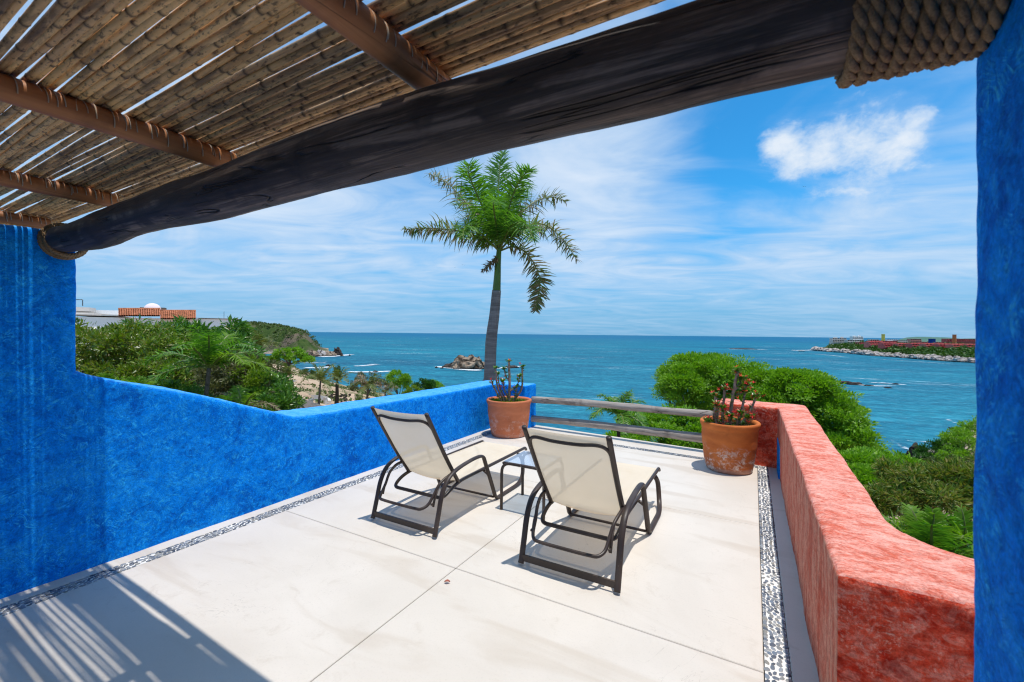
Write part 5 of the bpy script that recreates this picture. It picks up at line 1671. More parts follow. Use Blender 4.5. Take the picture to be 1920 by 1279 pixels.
tree("shrub", [B(462, 700, 13.0, 24, 26, 0.5), B(488, 715, 12.8, 20, 20, 0.5)], tuple(at(478, 800, 13)[:2]), 0.04,
     lambda b: crown_cloud(b, 120, 16, 0.17, 0.11, 0.045, 0.1, 0.8, 0.7), 'lf_lime', "lime leaved sprig of shrub against the rounded green shrub", 'shrub', limbs=5)
tree("shrub", [B(280, 735, 10.5, 40, 22, 0.7), B(330, 748, 10.5, 45, 24, 0.7), B(240, 745, 10.5, 40, 26, 0.7), B(395, 768, 10.5, 45, 22, 0.7)], tuple(at(300, 830, 10.5)[:2]), 0.05,
     lambda b: crown_cloud(b, 420, 18, 0.15, 0.085, 0.04, 0.1, 0.7, 0.8), 'lf_mango', "low leafy shrub peeping over the sloping top of the blue parapet", 'shrub', limbs=6)

# ------------------------------------------------------------------ palms
def frond(P, n, L, Wd, m, name, parent, hang=0.25, v_up=0.35, side=None, sweep=0.75, r0=0.02, tips=0.35, brown=None, plume=0.25, jitter=0.16):
    """feather leaf: stalk along P with two rows of leaflets"""
    P = spline(P, 8)
    seg = np.linalg.norm(np.diff(P, axis=0), axis=1); s = np.concatenate([[0], np.cumsum(seg)]); s /= s[-1]
    mb = MB().tube(P, np.linspace(r0, r0 * 0.22, len(P)), sides=5)
    V1, F1 = mb.arrays()
    ts = np.linspace(0.10, 0.995, n)
    C = np.stack([np.interp(ts, s, P[:, k]) for k in range(3)], 1)
    Tn = np.gradient(P, axis=0); Tn = unit(Tn)
    T = unit(np.stack([np.interp(ts, s, Tn[:, k]) for k in range(3)], 1))
    sd = np.cross(T, np.array([0, 0, 1.0])); bad = np.linalg.norm(sd, axis=1) < 0.25
    sref = np.array(side if side is not None else R0)
    sd = np.where(bad[:, None], sref[None] - T * (T @ sref)[:, None], sd); sd = unit(sd)
    upv = unit(np.cross(sd, T))
    prof = np.sin(np.pi * np.clip(ts * 0.86 + 0.12, 0, 1)) ** 0.6
    prof = np.maximum(prof, tips)
    Vs, Fs, nb = [], [], 0
    for sg in (-1, 1):
        jit = rng.normal(0, jitter, (n, 3))
        A = unit(sd * sg + T * sweep * (0.5 + 0.9 * ts[:, None]) + upv * (v_up + rng.normal(0, plume, (n, 1))) + jit)
        ln = L * prof * rng.uniform(0.8, 1.12, n)
        # leaflet of three quads that bends down
        B = unit(np.cross(A, upv)); prev = C
        pts = [C]
        a = A.copy()
        for q in range(3):
            prev = prev + a * (ln / 3)[:, None]
            pts.append(prev)
            a = unit(a + np.array([0, 0, -hang * (0.6 + q * 0.6)]) + rng.normal(0, 0.03, a.shape))
        ws = [0.55, 1.0, 0.7, 0.05]
        st = np.stack([np.stack([p - B * (Wd * w / 2), p + B * (Wd * w / 2)], 1) for p, w in zip(pts, ws)], 1)  # n,4,2,3
        Vv = st.reshape(-1, 3)
        i = np.arange(n)[:, None, None] * 8; q = np.arange(3)[None, :, None] * 2
        Ff = (i + q + np.array([0, 1, 3, 2])[None, None, :]).reshape(-1, 4)
        Vs.append(Vv); Fs.append(Ff + nb); nb += len(Vv)
    V2 = np.concatenate(Vs); F2 = np.concatenate(Fs)
    o0 = np.array(parent.location)
    me = mesh_np(name, np.concatenate([V2, V1]) - o0, [np.concatenate([F2] + [f + len(V2) for f in F1 if f.shape[1] == 4])] + [f + len(V2) for f in F1 if f.shape[1] == 3], False, m)
    me.materials.append(M['rachis'])
    nq2 = len(F2)
    mi = np.zeros(len(me.polygons), np.int32); mi[nq2:] = 1
    me.polygons.foreach_set("material_index", mi)
    return obj(name, me, parent)
def trunk_tube(root, P, r, m, name="trunk", sides=20, ring=0.0):
    o0 = np.array(root.location)
    P = spline(P, 10)
    return MB().tube(P - o0, r if np.isscalar(r) else np.interp(np.linspace(0, 1, len(P)), np.linspace(0, 1, len(r)), r), sides=sides).obj(name, M[m], root)

# --- the royal palm
DP = 13.0
base = at(914, 760, DP); bz_ = ground1(base[0], base[1])
royal = empty("royal_palm", (base[0], base[1], bz_), 0, "tall royal palm with grey ringed trunk rising beyond the blue parapet", "palm tree")
foot = np.array([base[0], base[1], bz_ - 0.3])
pT = [foot, at(914, 760, DP), at(918, 712, DP), at(921, 640, DP), at(927, 590, DP), at(931, 545, DP)]
trunk_tube(royal, pT, [0.24, 0.20, 0.178, 0.172, 0.152, 0.135], 'palm_trunk')
trunk_tube(royal, [at(931, 546, DP), at(932.5, 520, DP), at(934, 490, DP), at(936, 465, DP), at(937, 445, DP)], [0.126, 0.106, 0.088, 0.070, 0.05], 'crownshaft', "crownshaft")
def pp(px, py, dz=0.0): return at(px, py, DP + dz)
fr = [  # stalk points (surveyed across the view, with depth), number, length, material, droop
    ([(935, 468, 0), (905, 448, -.1), (860, 433, -.3), (805, 428, -.5), (757, 430, -.7)], 62, .62, 'fr_brown', .42, -.15),
    ([(934, 466, 0), (905, 420, .2), (870, 375, .5), (835, 340, .8), (803, 326, 1.1)], 62, .66, 'fr_brown', .30, .2),
    ([(935, 466, 0), (912, 405, -.5), (890, 355, -1.0), (878, 322, -1.5), (880, 308, -2.0)], 60, .60, 'fr_palm', .22, .45),
    ([(936, 464, 0), (934, 400, .3), (935, 345, .6), (938, 305, .8), (945, 286, 1.0)], 64, .62, 'fr_palm', .15, .5),
    ([(937, 464, 0), (950, 405, -.4), (966, 355, -.8), (985, 325, -1.1), (997, 318, -1.4)], 60, .60, 'fr_palm', .22, .4),
    ([(937, 466, 0), (965, 415, .4), (1000, 380, .7), (1035, 370, 1.0), (1062, 378, 1.2)], 58, .62, 'fr_brown', .34, .2),
    ([(938, 468, 0), (975, 432, -.3), (1015, 420, -.6), (1052, 445, -.9), (1082, 488, -1.1)], 60, .60, 'fr_brown', .36, .05),
    ([(938, 470, 0), (965, 463, .1), (992, 480, .2), (1012, 525, .3), (1004, 583, .4)], 60, .52, 'fr_brown', .22, .1),
    ([(934, 469, 0), (905, 440, -.6), (882, 420, -1.3), (872, 425, -1.9), (868, 445, -2.3)], 54, .58, 'fr_palm', .34, .2),
    ([(937, 468, 0), (955, 430, -.7), (975, 415, -1.4), (990, 425, -1.9), (1000, 450, -2.3)], 54, .58, 'fr_palm', .34, .2),
    ([(936, 466, 0), (930, 420, -.7), (925, 385, -1.5), (930, 375, -2.2), (940, 385, -2.8)], 50, .42, 'fr_palm', .28, .3),
    ([(936, 466, 0), (955, 400, .8), (975, 360, 1.6), (1000, 350, 2.3)], 50, .58, 'fr_palm', .3, .3),
    ([(935, 466, 0), (905, 410, .8), (880, 380, 1.7), (850, 385, 2.5)], 50, .58, 'fr_palm', .3, .3),
    ([(934, 478, 0), (925, 488, -.05), (915, 498, -.1), (903, 508, -.15)], 22, .26, 'fr_dry', .5, -.2),
]
for pts, n, L, m, hg, vu in fr:
    frond([pp(*p) for p in pts], int(n * 2.1), L * 1.12, 0.040, M[m], "frond", royal, hang=hg * 0.8, v_up=vu * 0.5, r0=0.034, sweep=0.42, plume=0.55, jitter=0.22)

def hit(px, py, lo=8.0, hi=420.0):
    """depth at which the line through a surveyed point meets the slope"""
    ds = np.linspace(lo, hi, 1200)
    P = EYE[None] + ray(px, py)[None] * ds[:, None]
    g_ = ground(P[:, 0], P[:, 1])
    k = np.nonzero(P[:, 2] < g_)[0]
    return float(ds[k[0]]) if len(k) else hi
def palm(name, base_px, base_d, top_px, n, L, spread_m, m, label, r=0.12, cat='palm tree', group=None, trunk='bark', lean=None, wind=0.0, hang=0.35, up=0.5, leaf=0.5, wd=0.05, nl=26, seed=1):
    if group:
        d_ = hit(base_px[0], base_px[1]); k_ = d_ / base_d * 1.12; base_d = d_
        spread_m *= k_; leaf *= k_; wd *= k_; r *= k_
    b = at(base_px[0], base_px[1], base_d); gz = ground1(b[0], b[1])
    root = empty(name, (b[0], b[1], gz), 0, label, cat, group)
    top = at(top_px[0], top_px[1], base_d)
    ft = np.array([b[0], b[1], gz - 0.2])
    mid = (ft + top) / 2 + 0.3 * R0 * rng.uniform(-0.5, 0.5)
    trunk_tube(root, [ft, mid, top], [r * 1.3, r, r * 0.75], trunk, sides=10)
    a0 = rng.uniform(0, 6.28)
    for k in range(n):
        a = a0 + k * 2.399
        el = up + 0.75 * (k % 4) / 3.0 - 0.25 * (k % 3)
        dr = np.array([math.cos(a), math.sin(a), 0]) * math.cos(el) + UZ * math.sin(el) + R0 * wind
        dr = unit(dr)
        sag = spread_m * (0.28 + 0.25 * (1 - math.sin(max(el, 0))))
        P = [top, top + dr * spread_m * 0.35, top + dr * spread_m * 0.70 - UZ * sag * 0.35, top + dr * spread_m * 0.98 - UZ * sag * 1.05]
        frond(P, nl, leaf, wd, M[m if not isinstance(m, (list, tuple)) else m[k % len(m)]], "frond", root, hang=hang, v_up=0.15, r0=0.02 + 0.008 * spread_m, sweep=0.6)
    return root
# young palms right behind the parapet
palm("young_palm", (372, 800), 10.5, (392, 690), 13, 0, 1.55, ['fr_palm', 'fr_bright', 'fr_palm'], "young feather palm with arching leaves just over the blue parapet", 0.06, leaf=0.42, wd=0.032, nl=46, up=0.55, hang=0.25)
palm("young_palm", (205, 800), 9.0, (200, 752), 17, 0, 0.80, ['fr_bright'], "bright lime green spiky palm tuft close to the tall blue wall", 0.05, leaf=0.26, wd=0.022, nl=36, up=0.95, hang=0.08)
palm("young_palm", (262, 800), 9.0, (255, 752), 15, 0, 0.72, ['fr_bright'], "second lime green palm tuft, right of the one by the tall wall", 0.05, leaf=0.24, wd=0.022, nl=34, up=0.95, hang=0.08)
palm("young_palm", (455, 830), 10.5, (455, 770), 9, 0, 0.95, ['fr_dry', 'fr_palm', 'fr_dry', 'fr_bright'], "small palm with dead grey leaves over the sloping parapet", 0.05, leaf=0.28, wd=0.024, nl=30, up=0.45, hang=0.35)
palm("young_palm", (415, 820), 10.0, (420, 775), 8, 0, 0.6, ['fr_palm', 'fr_bright'], "small green palm between the arching one and the dead leaved one", 0.04, leaf=0.22, wd=0.022, nl=26, up=0.7, hang=0.2)
# coconut palms down the slope
CG = "coconut palms on the dry slope"
palm("coconut_palm", (597, 772), 74, (601, 714), 11, 0, 4.6, 'fr_coco', "wind blown coconut palm with a thin curved trunk on the sandy slope", 0.16, group=CG, wind=0.25, leaf=0.85, wd=0.13, nl=22, up=0.55)
palm("coconut_palm", (630, 768), 78, (632, 716), 11, 0, 4.0, 'fr_coco', "upright coconut palm with dark thick trunk before the stone bank", 0.30, group=CG, wind=0.1, leaf=0.8, wd=0.13, nl=22, up=0.8, trunk='bark_dark')
palm("coconut_palm", (536, 738), 92, (537, 705), 13, 0, 4.0, 'fr_coco', "dark coconut palm in front of the umbrella shaped tree", 0.2, group=CG, wind=0.1, leaf=0.9, wd=0.14, nl=22, up=0.5, trunk='bark_dark')
palm("coconut_palm", (492, 720), 62, (489, 650), 13, 0, 3.2, 'fr_coco', "dark coconut palm beside the house end, against the scrub hill", 0.15, group=CG, wind=0.1, leaf=0.85, wd=0.10, nl=22, up=0.5, trunk='bark_dark')
palm("coconut_palm", (688, 772), 82, (690, 725), 13, 0, 3.8, ['fr_coco', 'fr_dry', 'fr_coco'], "olive coconut palm left of the round green tree, at the wall edge", 0.2, group=CG, wind=0.1, leaf=1.1, wd=0.16, nl=22, up=0.45)
palm("coconut_palm", (722, 762), 80, (722, 736), 12, 0, 3.0, ['fr_coco', 'fr_dry'], "low yellowing coconut palm just over the blue parapet", 0.16, group=CG, leaf=0.85, wd=0.10, nl=20, up=0.4)
# palm behind the rail
palm("feather_palm", (1152, 900), 12.5, (1160, 778), 13, 0, 1.15, 'fr_palm', "small dark feather palm seen through the log rails", 0.07, leaf=0.34, wd=0.03, nl=40, up=0.5, hang=0.4, trunk='bark_dark')
# arching palms below the red wall
palm("areca_palm", (1760, 1180), 6.6, (1745, 1068), 17, 0, 1.3, ['fr_bright', 'fr_palm', 'fr_bright'], "clump of arching green palm leaves below the red wall", 0.05, leaf=0.34, wd=0.028, nl=52, up=0.75, hang=0.22)
palm("areca_palm", (1830, 1180), 6.9, (1815, 1062), 14, 0, 1.3, ['fr_palm', 'fr_bright'], "palm clump half hidden by the blue pillar below the red wall", 0.05, leaf=0.34, wd=0.028, nl=52, up=0.75, hang=0.22)
tree("shrub", [B(1705, 1003, 7.6, 18, 20, 0.25), B(1728, 1020, 7.4, 16, 14, 0.2)], tuple(at(1700, 1150, 7.6)[:2]), 0.02, lambda b: crown_cloud(b, 46, 11, 0.12, 0.13, 0.05, 0.0, 0.9, 0.8, 0.9), 'lf_lime', "yellow green shrub tip over the curve of the red wall", 'shrub', limbs=4)

# --- trees down the slope, middle distance
tree("umbrella_tree", [B(540, 668, 150, 34, 11, 6), B(564, 675, 150, 24, 9, 5), B(522, 674, 150, 20, 9, 5), B(545, 660, 150, 26, 8, 5)], tuple(at(541, 702, 150)[:2]), 0.55,
     lambda b: crown_cloud(b, 240, 34, 1.0, 0.62, 0.34, 0.0, 0.35, 1.0, 0.8, low=-0.3), 'lf_rain', "spreading umbrella shaped tree on the slope before the headland", limbs=12, fork=0.5)
tree("round_tree", [B(744, 712, 92, 24, 19, 2.4), B(752, 722, 92, 20, 14, 2.2)], tuple(at(747, 748, 92)[:2]), 0.2, lambda b: crown_cloud(b, 330, 24, 0.42, 0.30, 0.15, 0.0, 0.8, 0.8), 'lf_rain', "round bright green tree standing against the sea left of the palm trunk", limbs=8)
tree("shrub", [B(776, 737, 60, 20, 14, 1.2), B(790, 745, 60, 18, 12, 1.2)], tuple(at(776, 765, 60)[:2]), 0.1, lambda b: crown_cloud(b, 200, 20, 0.32, 0.24, 0.10, 0.0, 0.7, 0.9), 'lf_lime', "lime yellow shrub at the parapet edge beside the round green tree", 'shrub', limbs=5)
tree("shrub", [B(793, 726, 66, 24, 15, 1.6), B(806, 738, 66, 20, 12, 1.4)], tuple(at(795, 760, 66)[:2]), 0.12, lambda b: crown_cloud(b, 240, 20, 0.36, 0.26, 0.13, 0.0, 0.8, 0.8), 'lf_dark', "dark green shrub with pale blossom between the two lime shrubs", 'shrub', limbs=5)
tree("shrub", [B(822, 728, 68, 12, 9, 1.0), B(814, 720, 70, 14, 6, 1.0)], tuple(at(820, 750, 68)[:2]), 0.08, lambda b: crown_cloud(b, 120, 18, 0.30, 0.26, 0.11, 0.0, 0.8, 0.9), 'lf_rain', "small light green shrub farthest right along the blue parapet", 'shrub', limbs=4)
tree("shrub", [B(690, 712, 110, 26, 17, 3.0), B(672, 725, 110, 20, 14, 2.6), B(712, 722, 110, 20, 14, 2.6)], tuple(at(690, 745, 110)[:2]), 0.18, lambda b: crown_cloud(b, 300, 16, 0.55, 0.36, 0.16, 0.0, 0.8, 0.6), 'lf_olive', "thin olive brown scrub tree in front of the long surf line", 'shrub', limbs=14, twigs=3)
tree("shrub", [B(735, 750, 84, 18, 9, 1.6), B(712, 760, 84, 18, 8, 1.5)], tuple(at(730, 770, 84)[:2]), 0.1, lambda b: crown_cloud(b, 150, 16, 0.4, 0.26, 0.11, 0.0, 0.8, 0.7), 'lf_scrub', "low grey green shrub at the foot of the round green tree", 'shrub', limbs=5)
tree("shrub", [B(575, 700, 135, 16, 7, 2.2), B(592, 707, 130, 14, 6, 2.0)], tuple(at(583, 716, 132)[:2]), 0.12, lambda b: crown_cloud(b, 170, 16, 0.5, 0.4, 0.2, 0.0, 0.8, 0.8), 'lf_scrub', "grey green bush at the foot of the umbrella shaped tree", 'shrub', limbs=5)

# --- the big trees beyond the open edge and the red wall
rain = lambda n, per, cr=0.42: (lambda b: crown_cloud(b, n, per, cr, 0.17, 0.075, 0.0, 0.30, 1.25, 1.0, low=-0.40, inner=0.62, fill=0.40, core=0.95))
tree("spreading_tree", [B(1330, 705, 27, 82, 42, 2.6), B(1275, 735, 26, 36, 45, 2.0), B(1390, 725, 27, 55, 48, 2.4), B(1310, 690, 27.5, 50, 28, 2.0), B(1340, 770, 26.5, 80, 42, 2.4)],
     tuple(at(1340, 930, 28)[:2]), 0.32, rain(980, 52, 0.55), 'lf_rain', "broad bright green spreading tree rising behind the log rails and the right pot", limbs=18, twigs=2)
tree("spreading_tree", [B(1475, 730, 24, 58, 42, 2.4), B(1540, 775, 23, 62, 52, 2.3), B(1580, 830, 22, 42, 45, 1.9), B(1450, 760, 24, 50, 50, 2.2), B(1525, 715, 25, 22, 18, 1.0), B(1500, 840, 22.5, 80, 55, 2.2)],
     tuple(at(1500, 1000, 24)[:2]), 0.30, rain(1050, 52, 0.46), 'lf_rain', "bright green spreading tree directly behind the red wall", limbs=18, twigs=2)
tree("spreading_tree", [B(1630, 868, 18, 42, 22, 1.5), B(1670, 872, 18.5, 36, 20, 1.4), B(1600, 905, 17, 40, 36, 1.4), B(1650, 900, 17.5, 40, 22, 1.2), B(1625, 945, 16.0, 28, 28, 1.0)],
     tuple(at(1635, 1040, 17.5)[:2]), 0.16, rain(420, 46, 0.34), 'lf_rain', "low layered green tree between the red wall and the sea", limbs=12, twigs=2)
tree("spreading_tree", [B(1215, 800, 21, 52, 26, 1.6), B(1270, 800, 21, 50, 36, 1.6), B(1180, 830, 20, 48, 28, 1.5), B(1300, 840, 20, 70, 34, 1.6)],
     tuple(at(1240, 960, 21)[:2]), 0.16, rain(420, 46, 0.38), 'lf_rain', "low green tree seen between and below the two log rails", limbs=10)
mg = lambda n, per: (lambda b: crown_cloud(b, n, per, 0.17, 0.21, 0.045, 0.25, 0.7, 0.8, 1.0, low=-0.15, fold=0.1, bend=0.10, fill=0.8))
tree("mango_tree", [B(1775, 915, 13.5, 62, 46, 1.3), B(1715, 935, 13.2, 56, 42, 1.2), B(1820, 915, 13.5, 55, 56, 1.3), B(1700, 900, 14, 36, 22, 1.0), B(1840, 950, 13, 50, 60, 1.2), B(1680, 945, 13.2, 40, 26, 0.9)],
     tuple(at(1770, 1080, 14)[:2]), 0.14, mg(620, 18), 'lf_mangoflush', "dense mango tree with yellowish new leaves between the red wall and the blue pillar", limbs=12)
# woods on the near right shore
tree("shore_tree", [B(1755, 848, 100, 28, 20, 3.2), B(1778, 838, 100, 22, 20, 3.0), B(1735, 862, 98, 18, 12, 2.4)], tuple(at(1758, 885, 101)[:2]), 0.22, lambda b: crown_cloud(b, 380, 20, 0.6, 0.42, 0.2, 0.0, 0.7, 0.9), 'lf_dark', "dark rounded bush tree on the near right shore above the rocks", limbs=10)
tree("shore_tree", [B(1802, 832, 92, 26, 34, 3.2), B(1790, 862, 90, 24, 22, 2.6), B(1832, 820, 95, 30, 40, 3.2)], tuple(at(1805, 895, 93)[:2]), 0.22, lambda b: crown_cloud(b, 430, 20, 0.6, 0.42, 0.2, 0.0, 0.6, 1.0), 'lf_rain', "taller lighter green shore tree against the blue pillar", limbs=10)
tree("shore_tree", [B(1770, 880, 60, 50, 16, 2.2), B(1820, 878, 60, 40, 22, 2.2)], tuple(at(1780, 920, 61)[:2]), 0.15, lambda b: crown_cloud(b, 300, 18, 0.45, 0.30, 0.14, 0.0, 0.7, 0.8), 'lf_scrub', "grey green scrub between the shore trees and the mango tree", limbs=12, twigs=3)

# scrub scattered over the whole slope
pts = []
while len(pts) < 3400:
    u = rng.uniform(-1.4, 1.6); f = rng.uniform(0.12, 0.985)
    d = float(coast(u)) * f
    l = u * d
    x, y = l * R0[0] + d * FW[0], l * R0[1] + d * FW[1]
    if -6.0 < x < 3.0 and -4 < y < 9: continue
    k = noise.fractal(Vector((x * 0.03, y * 0.03, 4.0)), 1.0, 2.0, 3)
    px = 960 + u * FPX
    sandy = 560 < px < 760 and 0.2 < f < 0.9
    if k < (0.08 if sandy else -0.14): continue
    if px > 1560 and d > 50 and k < 0.0: continue
    if d < 9: continue
    pts.append((x, y, ground1(x, y) + 0.1))
pts = np.array(pts)
dd_ = np.hypot(pts[:, 0], pts[:, 1])
V, F = tufts(pts, np.clip(0.35 + dd_ * 0.008, 0.4, 1.5) * rng.uniform(0.6, 1.2, len(pts)), 34, 0.6, leaf=0.42)
tag(obj("slope_scrub", mesh_np("slope_scrub", V, F, False, M['lf_scrub'])), kind='stuff')

# ------------------------------------------------------------------ white house with tiled roofs on the left
DH = 46.0
HT = YAW + 0.52                          # the house stands turned to the terrace
HA = np.array([math.cos(HT), math.sin(HT), 0.0]); HD = np.array([-math.sin(HT), math.cos(HT), 0.0])
ho = at(443, 640, DH)
hz_ = ground1(*ho[:2])
house = empty("white_house", (ho[0], ho[1], hz_), HT, "white house with red tiled roofs behind the trees on the left", "house")
def hl(px, py, dd=0.0):                 # surveyed point on the facade (set back dd) -> house frame (across, deep, up)
    r = ray(px, py)
    t = (((np.array([ho[0], ho[1], 0.0]) - EYE) * [1, 1, 0]) @ HD + dd) / (r @ HD)
    p = EYE + r * t - np.array([ho[0], ho[1], hz_])
    return np.array([p @ HA, p @ HD, p[2]])
def hbox(mb, px0, px1, py0, py1, d0, deep, down=None):
    a = hl(px0, py0, d0); b = hl(px1, py1, d0)
    z1 = a[2]; z0 = b[2] if down is None else down
    mb.box(((a[0] + b[0]) / 2, a[1] + deep / 2, (z0 + z1) / 2), (b[0] - a[0], deep, z1 - z0))
w = MB()
hbox(w, 60, 366, 592, 640, 0, 7.0, -1.0)
hbox(w, 366.2, 443, 597.5, 640, 0.5, 6.5, -1.0)
w.obj("wall", M['white'], house, smooth=False)
w = MB(); hbox(w, 366, 446, 596.3, 597.6, 0.3, 6.9); hbox(w, 120, 222, 590.5, 592, -0.15, 7.2); w.obj("coping", M['offwhite'], house, smooth=False)
w = MB(); hbox(w, 60, 222, 578.0, 590.4, 5.0, 3.0); w.obj("parapet", M['white'], house, smooth=False)
w = MB(); hbox(w, 60, 168, 573.4, 584, 3.0, 1.8); hbox(w, 60, 176, 584.2, 590.3, 2.5, 2.2); w.obj("roof_room", M['offwhite'], house, smooth=False)
M['dome'] = simple("pale_pink_dome", (0.80, 0.66, 0.65), 0.85, 0.1, 0.06, 2.0)
a = hl(286, 580, 6.0)
mb = MB().lathe([(0.74 * math.cos(t), 0.66 * math.sin(t)) for t in np.linspace(0, 1.55, 12)], 28); mb.V = [v + a for v in mb.V]
mb.obj("dome", M['dome'], house)
mb = MB(); hbox(mb, 262, 278, 576, 580, 6.0, 1.0); hbox(mb, 294, 309, 576.5, 581, 6.0, 1.0); mb.obj("roof_ledge", M['bark'], house, smooth=False)
for q, (p0, p1) in enumerate([((142, 562, 3), (155, 562, 3)), ((155, 562, 3), (155, 574, 3))]):
    MB().tube([hl(*p0), hl(*p1)], 0.035, 6).obj("roof_pipe", M['dark'], house)
MB().tube([hl(420, 584, 2), hl(420, 597, 2)], 0.02, 6).obj("antenna", M['dark'], house)
M['tile'] = simple("clay_roof_tile", (0.44, 0.165, 0.085), 0.85, 0.1, 0.4, 2.5)
def tiled(px0, px1, py0, py1, d0, d1, name="tiled_roof", rows=7, pitch=0.165):
    """slope from the eave (py1 at depth d0) up to the ridge (py0 at depth d1): every cover tile is its own half pipe"""
    a, b = hl(px0, py1, d0), hl(px1, py1, d0)
    c, e = hl(px0, py0, d1), hl(px1, py0, d1)
    root_me = MB()
    root_me.add([a, b, e, c], [(0, 1, 2, 3)])
    root_me.add([a - [0, 0, .1], b - [0, 0, .1], e - [0, 0, .1], c - [0, 0, .1]], [(3, 2, 1, 0)])
    r = root_me.obj(name, M['tile'], house, smooth=False)
    ncol = int(np.linalg.norm(b - a) / pitch)
    ln = np.linalg.norm(c - a) / rows
    tm = MB()
    for iu, (rr_, zz_) in enumerate(((0.085, 0.0), (0.10, 1.0))):
        pass
    half = np.linspace(0, math.pi, 6)
    q_ = pitch / 0.30
    G_ = np.stack([np.stack([0.135 * q_ * np.cos(half), np.zeros(6), 0.12 * q_ * np.sin(half) + 0.02], 1), np.stack([0.12 * q_ * np.cos(half), np.full(6, ln * 1.06), 0.11 * q_ * np.sin(half)], 1)], 0)
    tm.grid(G_)
    me = tm.mesh("tile", M['tile'], True)
    # orientation of a tile: x across, y up the slope
    xa = unit(b - a); ya = unit(c - a); ya = unit(ya - xa * (ya @ xa)); za = np.cross(xa, ya)
    Mx = Matrix(((xa[0], ya[0], za[0]), (xa[1], ya[1], za[1]), (xa[2], ya[2], za[2])))
    cnt = 0
    stuffmb = MB()
    for i in range(ncol):
        for j in range(rows):
            f = (i + 0.5) / ncol
            p = (a * (1 - f) + b * f) * (1 - j / rows) + (c * (1 - f) + e * f) * (j / rows) + np.array([rng.normal(0, .006), 0, rng.normal(0, .006)])
            stuffmb.add(tm.V[0] @ np.array(Mx.transposed()) + p, tm.Q[0])
    tag(stuffmb.obj("tiles", M['tile'], r), kind='stuff')
    rd = MB()
    rd.tube([c, e], 0.12, 8)
    rd.obj("ridge", M['tile'], r)
tiled(222, 300, 579.5, 591.5, -0.5, 2.0)
tiled(300.5, 367, 583.0, 597.0, -0.6, 1.8)
tiled(424, 443.5, 611.5, 620.5, -1.2, 0.3, "awning_roof", 5)
mb = MB(); hbox(mb, 426, 434, 621, 629, 0.40, 0.2); mb.obj("window", M['dark'], house, smooth=False)

# ------------------------------------------------------------------ thatched hut, garden walls and stone bank on the slope
ap = at(549, 743, 24.0)
gz = ground1(ap[0], ap[1])
hut = empty("thatched_hut", (ap[0], ap[1], gz), YAW, "grey thatched roof hut just below the dip of the blue parapet", "hut")
M['thatch'] = wood("grey_thatch", (0.10, 0.085, 0.075), (0.24, 0.21, 0.19), (0.07, 0.06, 0.055), 2, 1.4, 0.95, 0.8)
hh_ = ap[2] - gz
mb = MB()
ridge0, ridge1 = np.array([-2.6, 0, hh_]), np.array([0.1, 0, hh_])
for ring_i in range(8):
    t0, t1 = ring_i / 8, (ring_i + 1) / 8 + 0.03
    def ring(t):
        hw, hd = 2.3 * t + 0.02, 2.0 * t + 0.02
        return np.array([ridge0 + [-hw, -hd, -1.45 * t], ridge1 + [hw, -hd, -1.45 * t], ridge1 + [hw, hd, -1.45 * t], ridge0 + [-hw, hd, -1.45 * t]])
    r0_, r1_ = ring(t0) + [0, 0, 0.05], ring(t1)
    mb.add(np.concatenate([r0_, r1_]), [(0, 4, 5, 1), (1, 5, 6, 2), (2, 6, 7, 3), (3, 7, 4, 0)])
mb.obj("thatched_roof", M['thatch'], hut, smooth=False)
hp_ = MB()
hp_.tube([ridge1 + [0.0, 0, 0.06], ridge1 + [2.3, -2.0, -1.40]], 0.05, 6).tube([ridge0 + [0, 0, 0.06], ridge1 + [0, 0, 0.06]], 0.06, 6)
hp_.obj("ridge_cap", M['bark_dark'], hut)
for qx, qy in ((-4.3, -1.6), (1.8, -1.6), (1.8, 1.6), (-4.3, 1.6)):
    MB().tube([(qx, qy, -0.3), (qx, qy, hh_ - 1.2)], 0.09, 8).obj("post", M['bark_dark'], hut)
def low_wall(pts, d, h, th, m, label, name="garden_wall"):
    W_ = []
    d = hit(pts[0][0], pts[0][1]); h = 0.0055 * d
    for px, py in pts:
        p = at(px, py, 0.5 * d + 0.5 * hit(px, py)); W_.append([p[0], p[1], max(p[2], ground1(p[0], p[1]) + h)])
    W_ = spline(W_, 8)
    mb = MB()
    o = W_[0]
    for k in range(len(W_) - 1):
        a, b = W_[k], W_[k + 1]
        dirv = unit((b - a) * [1, 1, 0]); nrm = np.array([-dirv[1], dirv[0], 0]) * th / 2
        lo = min(ground1(a[0], a[1]), a[2] - h) - 0.6
        mb.add([a + nrm - o, b + nrm - o, b - nrm - o, a - nrm - o] + [np.array([q[0], q[1], lo]) - o for q in (a + nrm, b + nrm, b - nrm, a - nrm)],
               [(0, 3, 2, 1), (0, 1, 5, 4), (1, 2, 6, 5), (2, 3, 7, 6), (3, 0, 4, 7)])
    return tag(mb.obj(name, M[m], None, False, tuple(o)), label, 'wall')
low_wall([(601, 733), (612, 735), (626, 731)], 96, 0.8, 0.5, 'white', "short curved white garden wall above the stone bank")
low_wall([(542, 717), (555, 715), (563, 714)], 120, 0.7, 0.5, 'offwhite', "pale straight garden wall left of the wind blown coconut palm")
low_wall([(566, 716), (575, 713.5), (583, 712)], 122, 0.7, 0.5, 'offwhite', "pale garden wall behind the wind blown coconut palm")
low_wall([(586, 745), (604, 743), (616, 748), (618, 755)], 84, 0.7, 0.4, 'offwhite', "curved pale kerb wall round the dry lawn below the stone bank")
low_wall([(598, 764), (606, 758), (613, 755)], 70, 0.5, 0.35, 'white', "small white sloping wall by the foot of the coconut palms")
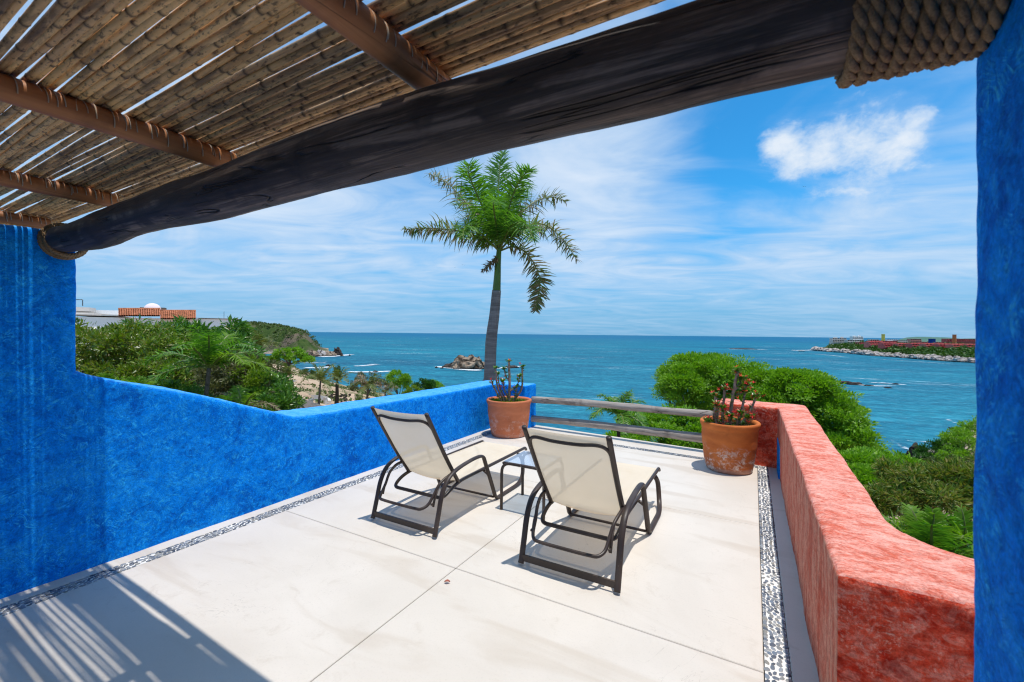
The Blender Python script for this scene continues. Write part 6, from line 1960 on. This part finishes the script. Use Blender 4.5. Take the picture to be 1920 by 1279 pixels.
for px, py0, py1, d, lb in [(583, 750, 768, 62, "white gate post left of the curved coconut trunk"), (610, 746, 768, 64, "white gate post between the two coconut trunks")]:
    d = min(hit(px, py1), 90.0)
    p = at(px, py1, d); top = at(px, py0, d)[2]
    g_ = min(ground1(p[0], p[1]), p[2]) - 0.2
    mb = MB().box((0, 0, (top - g_) / 2), (0.28, 0.28, top - g_)).box((0, 0, top - g_ + 0.05), (0.36, 0.36, 0.1))
    o = mb.obj("gate_post", M['offwhite'], None, False, (p[0], p[1], g_)); tag(o, lb, 'post', "white gate posts on the slope")
# bank of dark stones
DB = hit(632, 747) - 4.0
bk = at(632, 745, DB)
bank = empty("stone_bank", (bk[0], bk[1], bk[2]), 0, "bank of dark stones set in sand behind the coconut trunks", "stone bank")
sm = [rock_mesh(90 + s, 2, 0.35, ridged=False) for s in range(4)]
for s in sm: s.materials.append(M['rock_dark'])
for k in range(44):
    px, py = rng.uniform(606, 656), 0
    py = 738 + rng.uniform(0, 14) + 0.03 * (px - 604)
    d = DB + 5 - (py - 738) * 0.7
    p = at(px, py, d); z = max(p[2], ground1(p[0], p[1]))
    o = obj("stone", sm[k % 4], bank, (p[0] - bk[0], p[1] - bk[1], p[2] - bk[2]), rng.uniform(0, 6))
    s = rng.uniform(1.3, 2.6) * DB / FPX; o.scale = (s * 1.3, s, s)
eb = MB()
P = np.zeros((14, 8, 3))
for i, px in enumerate(np.linspace(596, 664, 14)):
    for j, py in enumerate(np.linspace(736, 756, 8)):
        P[i, j] = at(px, py + 0.03 * (px - 604) + 0.5, DB + 5.2 - (py - 738) * 0.7 + 0.3 * noise.noise(Vector((px, py, 0)))) - bk
M['sand'] = simple("sandy_earth", (0.50, 0.36, 0.25), 0.95, 0.05, 0.25, 0.8, bump=0.4)
eb.grid(P)
P2 = P.copy(); P2 += FW * 4 - UZ * 2.5
eb.grid(P2[:, ::-1]).grid(np.stack([P[:, 0], P2[:, 0]], 0)).grid(np.stack([P2[:, -1], P[:, -1]], 0)).grid(np.stack([P2[0], P[0]], 0)).grid(np.stack([P[-1], P2[-1]], 0))
eb.obj("earth", M['sand'], bank)

# ------------------------------------------------------------------ birds far out over the water
def bird(px, py, d, rz, label):
    p = at(px, py, d)
    root_b = MB()
    body = spline([(0, -0.22, 0), (0, -0.08, 0.01), (0, 0.08, 0.0), (0, 0.24, 0.02)], 5)
    root_b.tube(body, [0.02 + 0.05 * math.sin(math.pi * t) for t in np.linspace(0.05, 0.97, len(body))], sides=8)
    for s in (-1, 1):
        W_ = np.array([[(0, -0.05, 0.03), (0, 0.09, 0.03)], [(s * 0.3, 0.0, 0.13), (s * 0.3, 0.13, 0.14)], [(s * 0.62, -0.10, 0.10), (s * 0.62, 0.02, 0.11)], [(s * 0.85, -0.2, 0.02), (s * 0.85, -0.16, 0.02)]])
        root_b.grid(W_); root_b.grid((W_ - [0, 0, 0.012])[:, ::-1])
    root_b.add([(0.04, -0.2, 0.01), (-0.04, -0.2, 0.01), (-0.07, -0.38, 0.01), (0.07, -0.38, 0.01)], [(0, 1, 2, 3)])
    o = root_b.obj("seabird", M['dark'], None, True, tuple(p)); o.rotation_euler = (0.1, 0.2, rz)
    tag(o, label, 'bird', 'seabirds over the water')
bird(853, 502, 150, 0.7, "dark seabird gliding left of the palm, the lower left one of two")
bird(868, 497, 155, 1.0, "dark seabird gliding close to the palm, the upper right one of two")
bird(1507, 350, 170, 0.4, "dark seabird alone under the clouds on the right")
